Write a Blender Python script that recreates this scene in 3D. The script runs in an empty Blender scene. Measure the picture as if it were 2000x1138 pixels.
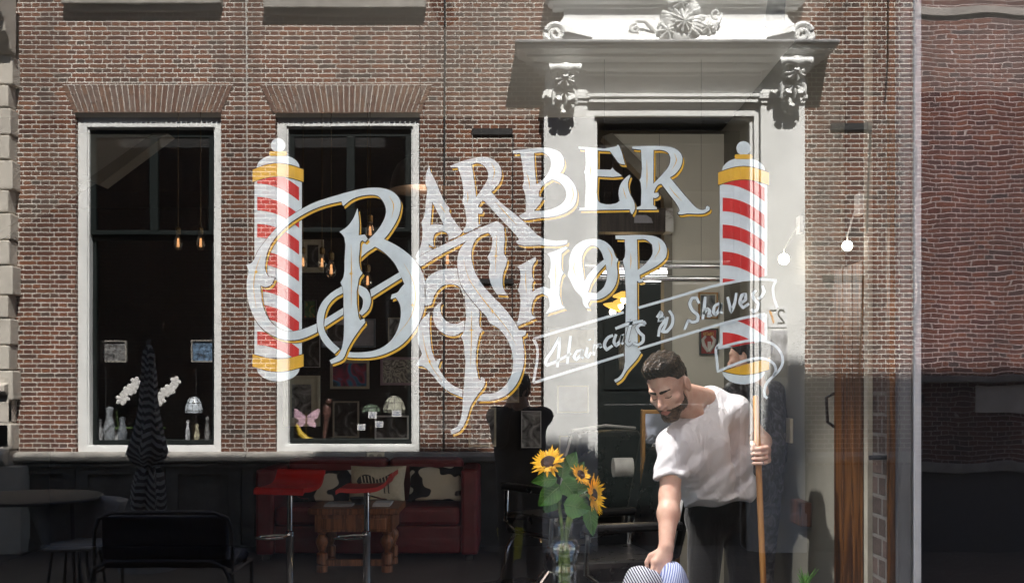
import bpy, math, random
import numpy as np
from mathutils import Vector, Matrix, geometry
random.seed(7); RNG = np.random.default_rng(7)
R = math.radians
# ------------------------------------------------------------------ camera, sky, sun
D0 = 3.57            # camera to shop glass
EYE = 1.6
sc = bpy.context.scene
col = sc.collection
cam = bpy.data.cameras.new('camera'); camo = bpy.data.objects.new('camera', cam); col.objects.link(camo)
camo.location = (0, -D0, EYE); camo.rotation_euler = (R(90), 0, 0)
cam.sensor_width = 36; cam.lens = 36; cam.shift_y = 0.093; cam.clip_start = 0.02; cam.clip_end = 500
sc.camera = camo
w = bpy.data.worlds.new('World'); sc.world = w; w.use_nodes = True
nt = w.node_tree; bg = nt.nodes['Background']; sky = nt.nodes.new('ShaderNodeTexSky')
SUN_DIR = Vector((-0.17, -0.71, -1.0)).normalized()      # direction the light travels
elev = math.asin(-SUN_DIR.z); azi = math.atan2(-SUN_DIR.x, -SUN_DIR.y)
sky.sky_type = 'NISHITA'; sky.sun_disc = False; sky.sun_elevation = elev; sky.sun_rotation = azi
nt.links.new(sky.outputs[0], bg.inputs[0]); bg.inputs[1].default_value = 0.050
sl = bpy.data.lights.new('sun', 'SUN'); sl.energy = 4.6; sl.angle = R(0.5); sl.color = (1.0, 0.965, 0.91)
so = bpy.data.objects.new('sun', sl); col.objects.link(so); so.rotation_euler = SUN_DIR.to_track_quat('-Z', 'Y').to_euler()
so.location = (4, 12, 20)
sc.view_settings.view_transform = 'Standard'; sc.view_settings.look = 'None'
sc.view_settings.exposure = 2.95; sc.view_settings.gamma = 1
sc.cycles.max_bounces = 8; sc.cycles.transparent_max_bounces = 24; sc.cycles.glossy_bounces = 4
sc.cycles.sample_clamp_indirect = 3.0; sc.cycles.use_denoising = True

# ------------------------------------------------------------------ helpers
def tag(o, label=None, cat=None, group=None, kind=None):
    if label: o['label'] = label
    if cat: o['category'] = cat
    if group: o['group'] = group
    if kind: o['kind'] = kind
    return o
def empty(name, loc=(0, 0, 0), label=None, cat=None, group=None, kind=None):
    o = bpy.data.objects.new(name, None); col.objects.link(o); o.location = loc
    o.empty_display_size = 0.1
    return tag(o, label, cat, group, kind)
def inp(n, **k):
    for a, b in k.items(): n.inputs[a.replace('_', ' ')].default_value = b
def c4(c): return (c[0], c[1], c[2], 1.0)
MATS = {}
def mat(name, c=(.5, .5, .5), rough=.6, metal=0, var=.12, scale=12, bump=0, bscale=60, coat=0, emit=None, es=1, spec=.5, sheen=0):
    if name in MATS: return MATS[name]
    m = bpy.data.materials.new(name); m.use_nodes = True; MATS[name] = m
    t = m.node_tree; N = t.nodes; L = t.links; b = N['Principled BSDF']
    b.inputs['Roughness'].default_value = rough; b.inputs['Metallic'].default_value = metal
    b.inputs['Coat Weight'].default_value = coat; b.inputs['Specular IOR Level'].default_value = spec
    b.inputs['Sheen Weight'].default_value = sheen
    tc = N.new('ShaderNodeTexCoord')
    no = N.new('ShaderNodeTexNoise'); inp(no, Scale=scale, Detail=5.0, Roughness=.6); L.new(tc.outputs['Object'], no.inputs['Vector'])
    mr = N.new('ShaderNodeMapRange'); inp(mr, To_Min=1 - var * 1.6, To_Max=1 + var * 1.6, From_Min=.25, From_Max=.75); L.new(no.outputs['Fac'], mr.inputs['Value'])
    mx = N.new('ShaderNodeVectorMath'); mx.operation = 'SCALE'; mx.inputs[0].default_value = c[:3]; L.new(mr.outputs[0], mx.inputs['Scale'])
    L.new(mx.outputs[0], b.inputs['Base Color'])
    rr = N.new('ShaderNodeMapRange'); inp(rr, To_Min=max(0, rough - .08), To_Max=min(1, rough + .1)); L.new(no.outputs['Fac'], rr.inputs['Value']); L.new(rr.outputs[0], b.inputs['Roughness'])
    if bump:
        n2 = N.new('ShaderNodeTexNoise'); inp(n2, Scale=bscale, Detail=4.0); L.new(tc.outputs['Object'], n2.inputs['Vector'])
        bp = N.new('ShaderNodeBump'); inp(bp, Strength=1.0, Distance=bump); L.new(n2.outputs['Fac'], bp.inputs['Height']); L.new(bp.outputs[0], b.inputs['Normal'])
    if emit:
        b.inputs['Emission Color'].default_value = c4(emit); b.inputs['Emission Strength'].default_value = es
    return m
class MB:
    def __init__(s): s.v = []; s.f = []; s.m = []
    def add(s, vs, fs, mi=0):
        o = len(s.v); s.v.extend([tuple(map(float, p)) for p in vs])
        for f in fs: s.f.append(tuple(i + o for i in f)); s.m.append(mi)
        return s
    def box(s, x0, x1, y0, y1, z0, z1, mi=0):
        x0, x1 = sorted((x0, x1)); y0, y1 = sorted((y0, y1)); z0, z1 = sorted((z0, z1))
        vs = [(x, y, z) for x in (x0, x1) for y in (y0, y1) for z in (z0, z1)]
        return s.add(vs, [(0, 1, 3, 2), (4, 6, 7, 5), (0, 4, 5, 1), (2, 3, 7, 6), (0, 2, 6, 4), (1, 5, 7, 3)], mi)
    def prism(s, loops, a, b, mi=0, axis='y', cap=(1, 1)):
        """loops: [outer, hole, ...] of 2-D points; extruded from a to b along the axis"""
        if not isinstance(loops[0][0], (tuple, list)): loops = [loops]
        def P(p, t):
            return (p[0], t, p[1]) if axis == 'y' else ((t, p[0], p[1]) if axis == 'x' else (p[0], p[1], t))
        flat = [p for lp in loops for p in lp]; n = len(flat)
        tri = geometry.tessellate_polygon([[Vector((p[0], p[1], 0)) for p in lp] for lp in loops])
        vs = [P(p, a) for p in flat] + [P(p, b) for p in flat]; fs = []
        for t in tri:
            if cap[0]: fs.append(tuple(t))
            if cap[1]: fs.append(tuple(i + n for i in reversed(t)))
        o = 0
        for lp in loops:
            k = len(lp)
            for i in range(k): fs.append((o + i, o + (i + 1) % k, n + o + (i + 1) % k, n + o + i))
            o += k
        return s.add(vs, fs, mi)
    def sheet(s, loops, y, mi=0):
        if not isinstance(loops[0][0], (tuple, list)): loops = [loops]
        flat = [p for lp in loops for p in lp]
        tri = geometry.tessellate_polygon([[Vector((p[0], p[1], 0)) for p in lp] for lp in loops])
        return s.add([(p[0], y, p[1]) for p in flat], [tuple(t) for t in tri], mi)
    def tube(s, path, r, n=8, mi=0, cap=True):
        path = [Vector(p) for p in path]; k = len(path)
        rs = [r] * k if not hasattr(r, '__len__') else list(r)
        ref = None; vs = []; fs = []
        for i, p in enumerate(path):
            t = (path[min(i + 1, k - 1)] - path[max(i - 1, 0)])
            t = t.normalized() if t.length > 1e-9 else Vector((0, 0, 1))
            if ref is None: ref = t.orthogonal().normalized()
            ref = (ref - t * ref.dot(t)); ref = ref.normalized() if ref.length > 1e-6 else t.orthogonal().normalized()
            b = t.cross(ref)
            for j in range(n):
                a = 2 * math.pi * j / n; vs.append(p + (ref * math.cos(a) + b * math.sin(a)) * rs[i])
        for i in range(k - 1):
            for j in range(n):
                a = i * n + j; b2 = i * n + (j + 1) % n; fs.append((a, b2, b2 + n, a + n))
        if cap: fs.append(tuple(range(n))[::-1]); fs.append(tuple(range((k - 1) * n, k * n)))
        return s.add(vs, fs, mi)
    def lathe(s, prof, c, n=20, mi=0, ax=None):
        """prof: (radius, height) pairs, around the z axis through c (or along ax)"""
        c = Vector(c); M = Vector(ax).to_track_quat('Z', 'Y').to_matrix() if ax is not None else Matrix.Identity(3)
        vs = []; fs = []
        for r, h in prof:
            for j in range(n):
                a = 2 * math.pi * j / n; vs.append(c + M @ Vector((r * math.cos(a), r * math.sin(a), h)))
        for i in range(len(prof) - 1):
            for j in range(n):
                a = i * n + j; b = i * n + (j + 1) % n; fs.append((a, b, b + n, a + n))
        if prof[0][0] > 1e-4: fs.append(tuple(range(n))[::-1])
        if prof[-1][0] > 1e-4: fs.append(tuple(range((len(prof) - 1) * n, len(prof) * n)))
        return s.add(vs, fs, mi)
    def ell(s, c, r, n=12, mi=0, M=None):
        vs = []; fs = []; k = max(4, n // 2 + 1); c = Vector(c)
        for i in range(k + 1):
            th = math.pi * i / k
            for j in range(n):
                a = 2 * math.pi * j / n
                p = Vector((r[0] * math.sin(th) * math.cos(a), r[1] * math.sin(th) * math.sin(a), r[2] * math.cos(th)))
                vs.append(c + (M @ p if M else p))
        for i in range(k):
            for j in range(n):
                a = i * n + j; b = i * n + (j + 1) % n; fs.append((a, a + n, b + n, b))
        return s.add(vs, fs, mi)
    def build(s, name, mats, parent=None, smooth=False, bevel=0, label=None, cat=None, group=None, kind=None, fix=True):
        me = bpy.data.meshes.new(name)
        o0 = Vector((0, 0, 0))
        if parent is not None: o0 = parent_origin(parent)
        me.from_pydata([Vector(p) - o0 for p in s.v], [], s.f)
        mats = mats if isinstance(mats, (list, tuple)) else [mats]
        for m in mats: me.materials.append(m)
        me.polygons.foreach_set('material_index', s.m)
        if smooth: me.polygons.foreach_set('use_smooth', [True] * len(s.f))
        me.validate(); me.update()
        if fix:
            import bmesh
            bm = bmesh.new(); bm.from_mesh(me); bmesh.ops.remove_doubles(bm, verts=bm.verts, dist=1e-5)
            bmesh.ops.recalc_face_normals(bm, faces=bm.faces); bm.to_mesh(me); bm.free()
        o = bpy.data.objects.new(name, me); col.objects.link(o)
        if parent is not None: o.parent = parent
        if smooth:
            try: me.set_sharp_from_angle(angle=R(42))
            except Exception: pass
        if bevel:
            bv = o.modifiers.new('bevel', 'BEVEL'); bv.width = bevel; bv.segments = 2; bv.limit_method = 'ANGLE'; bv.angle_limit = R(40)
        return tag(o, label, cat, group, kind)
def parent_origin(p):
    v = Vector((0, 0, 0))
    while p is not None: v += Vector(p.location); p = p.parent
    return v
def copy_tree(o, parent=None):
    c = o.copy(); col.objects.link(c)
    if parent is not None: c.parent = parent
    for ch in list(o.children): copy_tree(ch, c)
    return c
def F(px, py, d=10.0):               # photo pixel -> (X, Z) at virtual distance d
    return ((px - 1000) * d / 2000, EYE + (755 - py) * d / 2000)
def I(px, py, d):                    # a point inside the shop
    x, z = F(px, py, d); return (x, d - D0, z)
def O(px, py, d):                    # a point out in the street (seen mirrored in the glass)
    x, z = F(px, py, d); return (x, -(d - D0), z)
def smooth_path(pts, closed=False, step=4, corner=48):
    """Catmull-Rom through the points, sharp corners kept"""
    P = [np.array(p, float) for p in pts]; n = len(P); T = []
    for i in range(n):
        if not closed and i in (0, n - 1):
            T.append((P[1] - P[0]) * .5 if i == 0 else (P[-1] - P[-2]) * .5); continue
        a = P[i] - P[i - 1]; b = P[(i + 1) % n] - P[i]; la = np.linalg.norm(a) + 1e-9; lb = np.linalg.norm(b) + 1e-9
        ang = math.degrees(math.acos(max(-1, min(1, float(a @ b) / la / lb))))
        T.append(None if ang > corner else (a / la + b / lb) * .5)
    out = []; m = n if closed else n - 1
    for i in range(m):
        p, q = P[i], P[(i + 1) % n]; L = np.linalg.norm(q - p)
        tp = T[i] * L if T[i] is not None and (closed or i > 0) else (q - p)
        j = (i + 1) % n
        tq = T[j] * L if T[j] is not None and (closed or j < n - 1) else (q - p)
        for s in range(step):
            t = s / step; h = (2 * t**3 - 3 * t**2 + 1, t**3 - 2 * t**2 + t, -2 * t**3 + 3 * t**2, t**3 - t**2)
            out.append(tuple(h[0] * p + h[1] * tp + h[2] * q + h[3] * tq))
    if not closed: out.append(tuple(P[-1]))
    return out
def ribbon(path, wd, closed=False):
    """closed outline(s) of a flat stroke of width wd (scalar or list) along a 2-D path: returned as quads"""
    P = [np.array(p, float) for p in path]; n = len(P); W = [wd] * n if not hasattr(wd, '__len__') else list(np.interp(np.linspace(0, 1, n), np.linspace(0, 1, len(wd)), wd))
    L = []; Rr = []
    for i in range(n):
        a = P[(i - 1) % n] if closed or i > 0 else P[i]; b = P[(i + 1) % n] if closed or i < n - 1 else P[i]
        t = b - a; t = t / (np.linalg.norm(t) + 1e-9); nn = np.array((-t[1], t[0])) * W[i] / 2
        L.append(P[i] + nn); Rr.append(P[i] - nn)
    q = []
    for i in range(n if closed else n - 1):
        j = (i + 1) % n; q.append((L[i], L[j], Rr[j], Rr[i]))
    return q
# ------------------------------------------------------------------ materials of the setting
def brick_mat(name, cols, mortar, hue=(1, 1, 1), bw=.172, rh=.0457, ms=.0062, dirt=.5):
    m = bpy.data.materials.new(name); m.use_nodes = True; t = m.node_tree; N = t.nodes; L = t.links; b = N['Principled BSDF']
    tc = N.new('ShaderNodeTexCoord'); sp = N.new('ShaderNodeSeparateXYZ'); L.new(tc.outputs['Object'], sp.inputs[0])
    ge = N.new('ShaderNodeNewGeometry'); sn = N.new('ShaderNodeSeparateXYZ'); L.new(ge.outputs['Normal'], sn.inputs[0])
    ab = N.new('ShaderNodeMath'); ab.operation = 'ABSOLUTE'; L.new(sn.outputs[0], ab.inputs[0])
    mx = N.new('ShaderNodeMix'); L.new(ab.outputs[0], mx.inputs[0]); L.new(sp.outputs[0], mx.inputs[2]); L.new(sp.outputs[1], mx.inputs[3])
    cb = N.new('ShaderNodeCombineXYZ'); L.new(mx.outputs[0], cb.inputs[0]); L.new(sp.outputs[2], cb.inputs[1])
    nz = N.new('ShaderNodeTexNoise'); inp(nz, Scale=9.0, Detail=3.0); L.new(tc.outputs['Object'], nz.inputs['Vector'])
    sb = N.new('ShaderNodeVectorMath'); sb.operation = 'SUBTRACT'; L.new(nz.outputs['Color'], sb.inputs[0]); sb.inputs[1].default_value = (.5, .5, .5)
    sc_ = N.new('ShaderNodeVectorMath'); sc_.operation = 'SCALE'; L.new(sb.outputs[0], sc_.inputs[0]); sc_.inputs['Scale'].default_value = .007
    ad = N.new('ShaderNodeVectorMath'); L.new(cb.outputs[0], ad.inputs[0]); L.new(sc_.outputs[0], ad.inputs[1])
    br = N.new('ShaderNodeTexBrick'); L.new(ad.outputs[0], br.inputs['Vector'])
    br.offset = .5; br.offset_frequency = 2; br.squash = .5; br.squash_frequency = 2
    inp(br, Scale=1.0, Mortar_Size=ms, Mortar_Smooth=.25, Brick_Width=bw, Row_Height=rh, Bias=0.0, Color1=(0, 0, 0, 1), Color2=(1, 1, 1, 1), Mortar=(.5, .5, .5, 1))
    rp = N.new('ShaderNodeValToRGB'); L.new(br.outputs['Color'], rp.inputs[0])
    e = rp.color_ramp.elements; k = len(cols)
    e[0].position = 0; e[0].color = c4([cols[0][i] * hue[i] for i in range(3)]); e[1].position = 1; e[1].color = c4([cols[-1][i] * hue[i] for i in range(3)])
    for i in range(1, k - 1):
        x = e.new(i / (k - 1)); x.color = c4([cols[i][q] * hue[q] for q in range(3)])
    n2 = N.new('ShaderNodeTexNoise'); inp(n2, Scale=60.0, Detail=6.0, Roughness=.7); L.new(tc.outputs['Object'], n2.inputs['Vector'])
    m2 = N.new('ShaderNodeMapRange'); inp(m2, From_Min=.25, From_Max=.75, To_Min=.62, To_Max=1.35); L.new(n2.outputs['Fac'], m2.inputs['Value'])
    n3 = N.new('ShaderNodeTexNoise'); inp(n3, Scale=1.0, Detail=6.0, Roughness=.65); m3p = N.new('ShaderNodeMapping'); m3p.inputs['Scale'].default_value = (1.7, 1.7, .55); L.new(tc.outputs['Object'], m3p.inputs[0]); L.new(m3p.outputs[0], n3.inputs['Vector'])
    m3 = N.new('ShaderNodeMapRange'); inp(m3, From_Min=.3, From_Max=.7, To_Min=1 - dirt, To_Max=1 + dirt * .4); L.new(n3.outputs['Fac'], m3.inputs['Value'])
    mu = N.new('ShaderNodeMath'); mu.operation = 'MULTIPLY'; L.new(m2.outputs[0], mu.inputs[0]); L.new(m3.outputs[0], mu.inputs[1])
    s1 = N.new('ShaderNodeVectorMath'); s1.operation = 'SCALE'; L.new(rp.outputs[0], s1.inputs[0]); L.new(mu.outputs[0], s1.inputs['Scale'])
    s2 = N.new('ShaderNodeVectorMath'); s2.operation = 'SCALE'; s2.inputs[0].default_value = mortar; L.new(m3.outputs[0], s2.inputs['Scale'])
    fin = N.new('ShaderNodeMix'); fin.data_type = 'RGBA'; L.new(br.outputs['Fac'], fin.inputs[0]); L.new(s1.outputs[0], fin.inputs[6]); L.new(s2.outputs[0], fin.inputs[7])
    L.new(fin.outputs[2], b.inputs['Base Color']); inp(b, Roughness=.9)
    iv = N.new('ShaderNodeMath'); iv.operation = 'SUBTRACT'; iv.inputs[0].default_value = 1; L.new(br.outputs['Fac'], iv.inputs[1])
    a2 = N.new('ShaderNodeMath'); a2.operation = 'MULTIPLY_ADD'; L.new(n2.outputs['Fac'], a2.inputs[0]); a2.inputs[1].default_value = .5; L.new(iv.outputs[0], a2.inputs[2])
    bp = N.new('ShaderNodeBump'); inp(bp, Strength=.9, Distance=.004); L.new(a2.outputs[0], bp.inputs['Height']); L.new(bp.outputs[0], b.inputs['Normal'])
    return m
BR = [(.115, .052, .034), (.075, .045, .040), (.155, .070, .040), (.120, .062, .045), (.062, .050, .046), (.175, .085, .048), (.105, .048, .034), (.135, .075, .055)]
M_brick = brick_mat('weathered_brown_brick', [(c_[0] * 1.10, c_[1] * .86, c_[2] * .72) for c_ in BR], (.60, .57, .51), ms=.0056)
M_red = brick_mat('red_brick', BR, (.40, .34, .32), hue=(.93, .70, .76), bw=.18, rh=.047, ms=.0052, dirt=.5)
M_shop_brick = brick_mat('shop_brick', BR, (.35, .33, .3), bw=.2, rh=.06)
M_white = mat('aged_white_paint', (.72, .725, .71), .40, var=.07, scale=3, bump=.0006, bscale=30)
M_cream = mat('cream_stone', (.50, .46, .40), .85, var=.12, scale=4, bump=.003, bscale=25)
M_stone = mat('grey_sandstone', (.27, .255, .23), .88, var=.22, scale=7, bump=.003, bscale=45)
M_lead = mat('grey_lead', (.20, .20, .205), .5, metal=.3, var=.3, scale=9, bump=.003, bscale=20)
M_green = mat('black_green_paint', (.004, .0075, .007), .4, var=.1)
M_black = mat('black_iron', (.012, .012, .013), .5)
M_soffit = mat('taupe_paint', (.23, .215, .18), .7, var=.08, scale=3)
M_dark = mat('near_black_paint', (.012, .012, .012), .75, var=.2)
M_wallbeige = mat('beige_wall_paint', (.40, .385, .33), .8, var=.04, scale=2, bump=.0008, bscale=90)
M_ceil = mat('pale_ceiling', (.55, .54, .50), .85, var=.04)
def paving_mat():
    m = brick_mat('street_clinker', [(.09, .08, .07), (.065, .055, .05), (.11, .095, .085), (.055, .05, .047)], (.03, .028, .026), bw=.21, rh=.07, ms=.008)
    # pattern lies in the ground plane: use x,y
    t = m.node_tree
    for n in t.nodes:
        if n.type == 'COMBXYZ':
            for l in list(t.links):
                if l.to_node == n: t.links.remove(l)
            s = [q for q in t.nodes if q.type == 'SEPXYZ'][0]
            t.links.new(s.outputs[0], n.inputs[0]); t.links.new(s.outputs[1], n.inputs[1])
    return m
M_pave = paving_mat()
def glass_mat(name, fac, bump, bscale, tint=(1, 1, 1), gl=(1, 1, 1)):
    m = bpy.data.materials.new(name); m.use_nodes = True; t = m.node_tree; N = t.nodes; L = t.links
    N.remove(N['Principled BSDF']); out = N['Material Output']
    tr = N.new('ShaderNodeBsdfTransparent'); tr.inputs[0].default_value = c4(tint)
    gs = N.new('ShaderNodeBsdfGlossy'); gs.inputs['Roughness'].default_value = 0; gs.inputs['Color'].default_value = c4(gl)
    mx = N.new('ShaderNodeMixShader'); mx.inputs[0].default_value = fac
    L.new(tr.outputs[0], mx.inputs[1]); L.new(gs.outputs[0], mx.inputs[2]); L.new(mx.outputs[0], out.inputs[0])
    if bump:
        tc = N.new('ShaderNodeTexCoord'); mp = N.new('ShaderNodeMapping'); mp.inputs['Scale'].default_value = (1, 1, .55); L.new(tc.outputs['Object'], mp.inputs[0])
        no = N.new('ShaderNodeTexNoise'); inp(no, Scale=bscale, Detail=1.5, Roughness=.4); L.new(mp.outputs[0], no.inputs['Vector'])
        bp = N.new('ShaderNodeBump'); inp(bp, Strength=1.0, Distance=bump); L.new(no.outputs['Fac'], bp.inputs['Height']); L.new(bp.outputs[0], gs.inputs['Normal'])
    return m
# ================================================================== THE STREET (behind the camera, seen mirrored in the glass)
FY = -6.43
fx = lambda px: (px - 1000) / 200.0
fz = lambda py: EYE + (755 - py) / 200.0
def poly(pts): return [(fx(a), fz(b)) for a, b in pts]
def rect(x0, y0, x1, y1): return poly([(x0, y0), (x1, y0), (x1, y1), (x0, y1)])
gr = MB().box(-60, 60, -60, 60, -.3, -.012); gr.build('ground', mat('dark_ground', (.07, .068, .065), .9), kind='structure')
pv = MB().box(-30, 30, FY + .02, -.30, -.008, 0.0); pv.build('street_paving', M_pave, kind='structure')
bld = empty('brick_house', (0, FY, 0), 'old brown brick house with two tall windows and an ornate white doorcase', 'house')
# wall with openings
WINS = [(147, 232, 432, 880), (537, 230, 820, 878)]
outer = [(-5.15, -.02), (3.92, -.02), (3.92, 9.5), (-5.15, 9.5)]
holes = [rect(147, 219, 432, 884), rect(537, 219, 820, 884), rect(140, -620, 430, 4), rect(530, -620, 820, 8), rect(1100, 215, 1530, 1080), rect(1130, -700, 1500, -60)]
w_ = MB(); w_.prism([outer] + holes, FY - .45, FY, 0)
w_.build('wall', M_brick, bld)
# dark rooms behind the openings
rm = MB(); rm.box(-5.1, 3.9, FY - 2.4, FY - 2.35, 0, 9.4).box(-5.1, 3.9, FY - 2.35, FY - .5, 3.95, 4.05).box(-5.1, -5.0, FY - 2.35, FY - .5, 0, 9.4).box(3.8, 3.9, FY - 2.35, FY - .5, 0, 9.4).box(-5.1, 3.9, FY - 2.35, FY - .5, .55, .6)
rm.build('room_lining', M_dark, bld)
# flat arches: real voussoirs
def flat_arch(t0, t1, b0, b1, yt, yb):
    m = MB(); n = 29
    m.prism(poly([(t0, yt), (t1, yt), (b1, yb), (b0, yb)]), FY - .1, FY + .004, 1)
    g = .12
    for i in range(n):
        a, b = (i + g * .8) / n, (i + 1 - g * .8) / n
        cuts = [0, .36, 1] if i % 2 else [0, .66, 1]
        for q in range(2):
            u0 = cuts[q] + (.022 if q else 0); u1 = cuts[q + 1]
            def at(s, u): return (fx((t0 + (t1 - t0) * s) * (1 - u) + (b0 + (b1 - b0) * s) * u), fz(yt + (yb - yt) * u + 2))
            m.prism([at(a, u0), at(b, u0), at(b, u1), at(a, u1)], FY, FY + .009 + random.random() * .003, random.choice((0, 2, 3)))
    return m
AB = [mat('arch_brick_a', (.15, .082, .055), .9, var=.3, scale=40, bump=.002), mat('arch_mortar', (.46, .44, .40), .95), mat('arch_brick_b', (.12, .06, .042), .9, var=.3, scale=40, bump=.002), mat('arch_brick_c', (.14, .09, .072), .9, var=.3, scale=40, bump=.002)]
flat_arch(122, 457, 145, 433, 165, 219).build('flat_arch', AB, bld)
flat_arch(508, 845, 533, 822, 165, 219).build('flat_arch', AB, bld)
def frame_prism(m, o, i, a, b, mi=0): m.prism([poly(o), poly(i)], a, b, mi)
def rc(x0, y0, x1, y1): return [(x0, y0), (x1, y0), (x1, y1), (x0, y1)]
M_pane = glass_mat('old_window_glass', .10, .0006, 4)
def street_window(X0, X1, Y0, Y1, mull, trans, lbl):
    fr = MB(); yf = FY - .052
    frame_prism(fr, rc(X0 + 1, Y0 - 13, X1 - 1, Y1 + 4), rc(X0 + 19, Y0 + 14, X1 - 15, Y1 - 7), yf - .10, yf)
    frame_prism(fr, rc(X0 + 19, Y0 + 14, X1 - 15, Y1 - 7), rc(X0 + 22, Y0 + 17, X1 - 18, Y1 - 10), yf - .12, yf - .018)
    f = fr.build('window', M_white, bld, bevel=.004, label=lbl)
    s = MB(); ys = yf - .05
    a, b, c, d = X0 + 20, Y0 + 18, X1 - 18, Y1 - 10
    frame_prism(s, rc(a, b, c, trans), rc(a + 12, b + 14, c - 12, trans - 8), ys - .05, ys)
    s.box(fx(mull - 8), fx(mull + 8), ys - .052, ys + .004, fz(trans - 8), fz(b + 14))
    frame_prism(s, rc(a, trans - 4, c, d), rc(a + 9, trans + 10, c - 9, d - 10), ys - .11, ys - .055)
    s.build('sash', M_green, f, bevel=.003)
    MB().box(fx(a), fx(c), ys - .03, ys - .026, fz(trans), fz(b)).build('pane', M_pane, f)
    MB().box(fx(a), fx(c), ys - .085, ys - .081, fz(d), fz(trans)).build('pane', M_pane, f)
    return f
street_window(147, 432, 232, 880, 293, 455, 'left tall white window frame with dark green sash')
street_window(537, 820, 230, 878, 682, 450, 'right tall white window frame with dark green sash')
for X0, X1, yy in ((128, 437, 0), (518, 832, 8)):
    s = MB().box(fx(X0), fx(X1), FY - .1, FY + .10, fz(yy + 14), fz(yy - 5)).box(fx(X0 + 9), fx(X1 - 6), FY - .1, FY + .055, fz(yy + 25), fz(yy + 14.2))
    s.build('upper_sill', M_stone, bld, bevel=.008)
    f = MB(); frame_prism(f, rc(X0 + 12, -600, X1 - 12, yy - 5), rc(X0 + 30, -580, X1 - 30, yy - 22), FY - .16, FY - .08); f.build('upper_window', M_white, bld)
    MB().box(fx(X0 + 28), fx(X1 - 28), FY - .15, FY - .145, fz(yy - 20), fz(-590)).build('upper_pane', M_pane, bld)
# stone band and plinth
b = MB()
prof = [(0, fz(903)), (.085, fz(902)), (.10, fz(898)), (.10, fz(890)), (.07, fz(884)), (0, fz(881))]
def band(m, x0, x1, prof, mi=0):
    m.prism([(FY + p, z) for p, z in prof], x0, x1, mi, axis='x')
band(b, -5.15, fx(484), prof); band(b, fx(486), fx(1052), prof); b.build('stone_band', M_stone, bld, bevel=.004)
b = MB(); band(b, fx(1572), 3.92, prof); b.build('stone_band', M_stone, bld, bevel=.004)
p = MB()
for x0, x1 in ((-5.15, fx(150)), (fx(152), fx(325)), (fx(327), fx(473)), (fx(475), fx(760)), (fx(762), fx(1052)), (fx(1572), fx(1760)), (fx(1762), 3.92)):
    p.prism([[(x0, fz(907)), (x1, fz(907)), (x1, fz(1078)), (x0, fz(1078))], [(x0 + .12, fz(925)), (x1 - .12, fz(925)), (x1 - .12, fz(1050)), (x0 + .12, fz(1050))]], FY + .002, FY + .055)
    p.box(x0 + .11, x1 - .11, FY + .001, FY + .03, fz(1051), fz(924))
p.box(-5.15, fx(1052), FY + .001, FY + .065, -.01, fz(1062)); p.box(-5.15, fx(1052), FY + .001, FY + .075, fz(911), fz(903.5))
p.build('plinth', mat('shade_dark_sandstone', (.13, .125, .115), .9, var=.35, scale=5, bump=.003, bscale=45), bld, bevel=.005)  # darker than the band stone: street shade is put into the colour
# iron vents, blind recess lines, service cables
v = MB(); v.box(fx(921), fx(1002), FY - .01, FY + .02, fz(264), fz(252)); v.build('vent_slot', M_black, bld)
v = MB(); v.box(fx(1622), fx(1702), FY - .01, FY + .02, fz(254), fz(241)); v.build('vent_slot', M_black, bld)
v = MB(); v.box(fx(936), fx(1004), FY - .01, FY + .02, fz(553), fz(544)); v.build('vent_slot', M_black, bld)
v = MB(); v.box(fx(1606), fx(1688), FY - .01, FY + .012, fz(548), fz(537)); v.build('vent_slot', mat('dull_brown_iron', (.05, .035, .02), .7), bld)
M_cable = mat('grey_cable', (.42, .40, .37), .6)
def cable(pts, r, m, nm='wall_cable'):
    MB().tube([(fx(a), FY + .012, fz(c)) for a, c in pts], r, 6).build(nm, m, bld, smooth=True)
cable([(481, -300), (483, 200), (485, 500), (480, 880)], .007, M_cable)
cable([(867, -300), (869, 100), (867, 520), (866, 880)], .009, M_black)
cable([(922, 264), (922, 540)], .004, M_cable)
cable([(1003, 264), (1001, 545), (1003, 700)], .005, M_black)
cable([(1701, 250), (1694, 450)], .008, M_black)
cable([(1687, 545), (1678, 735)], .008, mat('rust_pipe', (.10, .05, .02), .7))
cable([(1736, -300), (1734, 120), (1728, 200)], .006, M_black)
cable([(819, 40), (822, 120), (820, 210)], .004, mat('rusty_stain', (.05, .02, .012), .9))
# ---------------- doorcase
dc = MB()
def pb(m, x0, y0, x1, y1, p0, p1, mi=0): m.box(fx(x0), fx(x1), FY + p0, FY + p1, fz(y1), fz(y0), mi)
for a, b_, s in ((1062, 1146, 1), (1481, 1566, -1)):
    pb(dc, a, 208, b_, 1000, -.05, .10); pb(dc, a - 3, 1000, b_ + 3, 1079, -.05, .125)
    pb(dc, a - 4, 193, b_ + 4, 200, -.05, .135); pb(dc, a, 200, b_, 208, -.05, .118); pb(dc, a - 2, 186, b_ + 2, 193, -.05, .12)
    pb(dc, a + 2, 140, b_ - 2, 186, -.05, .105)
# inner architrave
frame_prism(dc, [(1146, 212), (1481, 212), (1481, 1079), (1146, 1079)], [(1160, 230), (1470, 230), (1470, 1078.5), (1160, 1078.5)], FY - .10, FY + .055)
frame_prism(dc, [(1152, 216), (1476, 216), (1476, 1079), (1152, 1079)], [(1166, 236), (1463, 236), (1463, 1078.6), (1166, 1078.6)], FY - .35, FY + .02)
pb(dc, 1142, 140, 1485, 190, -.05, .06); pb(dc, 1142, 190, 1485, 196, -.05, .12); pb(dc, 1142, 196, 1485, 201, -.05, .09); pb(dc, 1142, 201, 1485, 206, -.05, .105); pb(dc, 1142, 206, 1485, 212, -.05, .075)
dc.build('doorcase', M_white, bld, bevel=.006)
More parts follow.
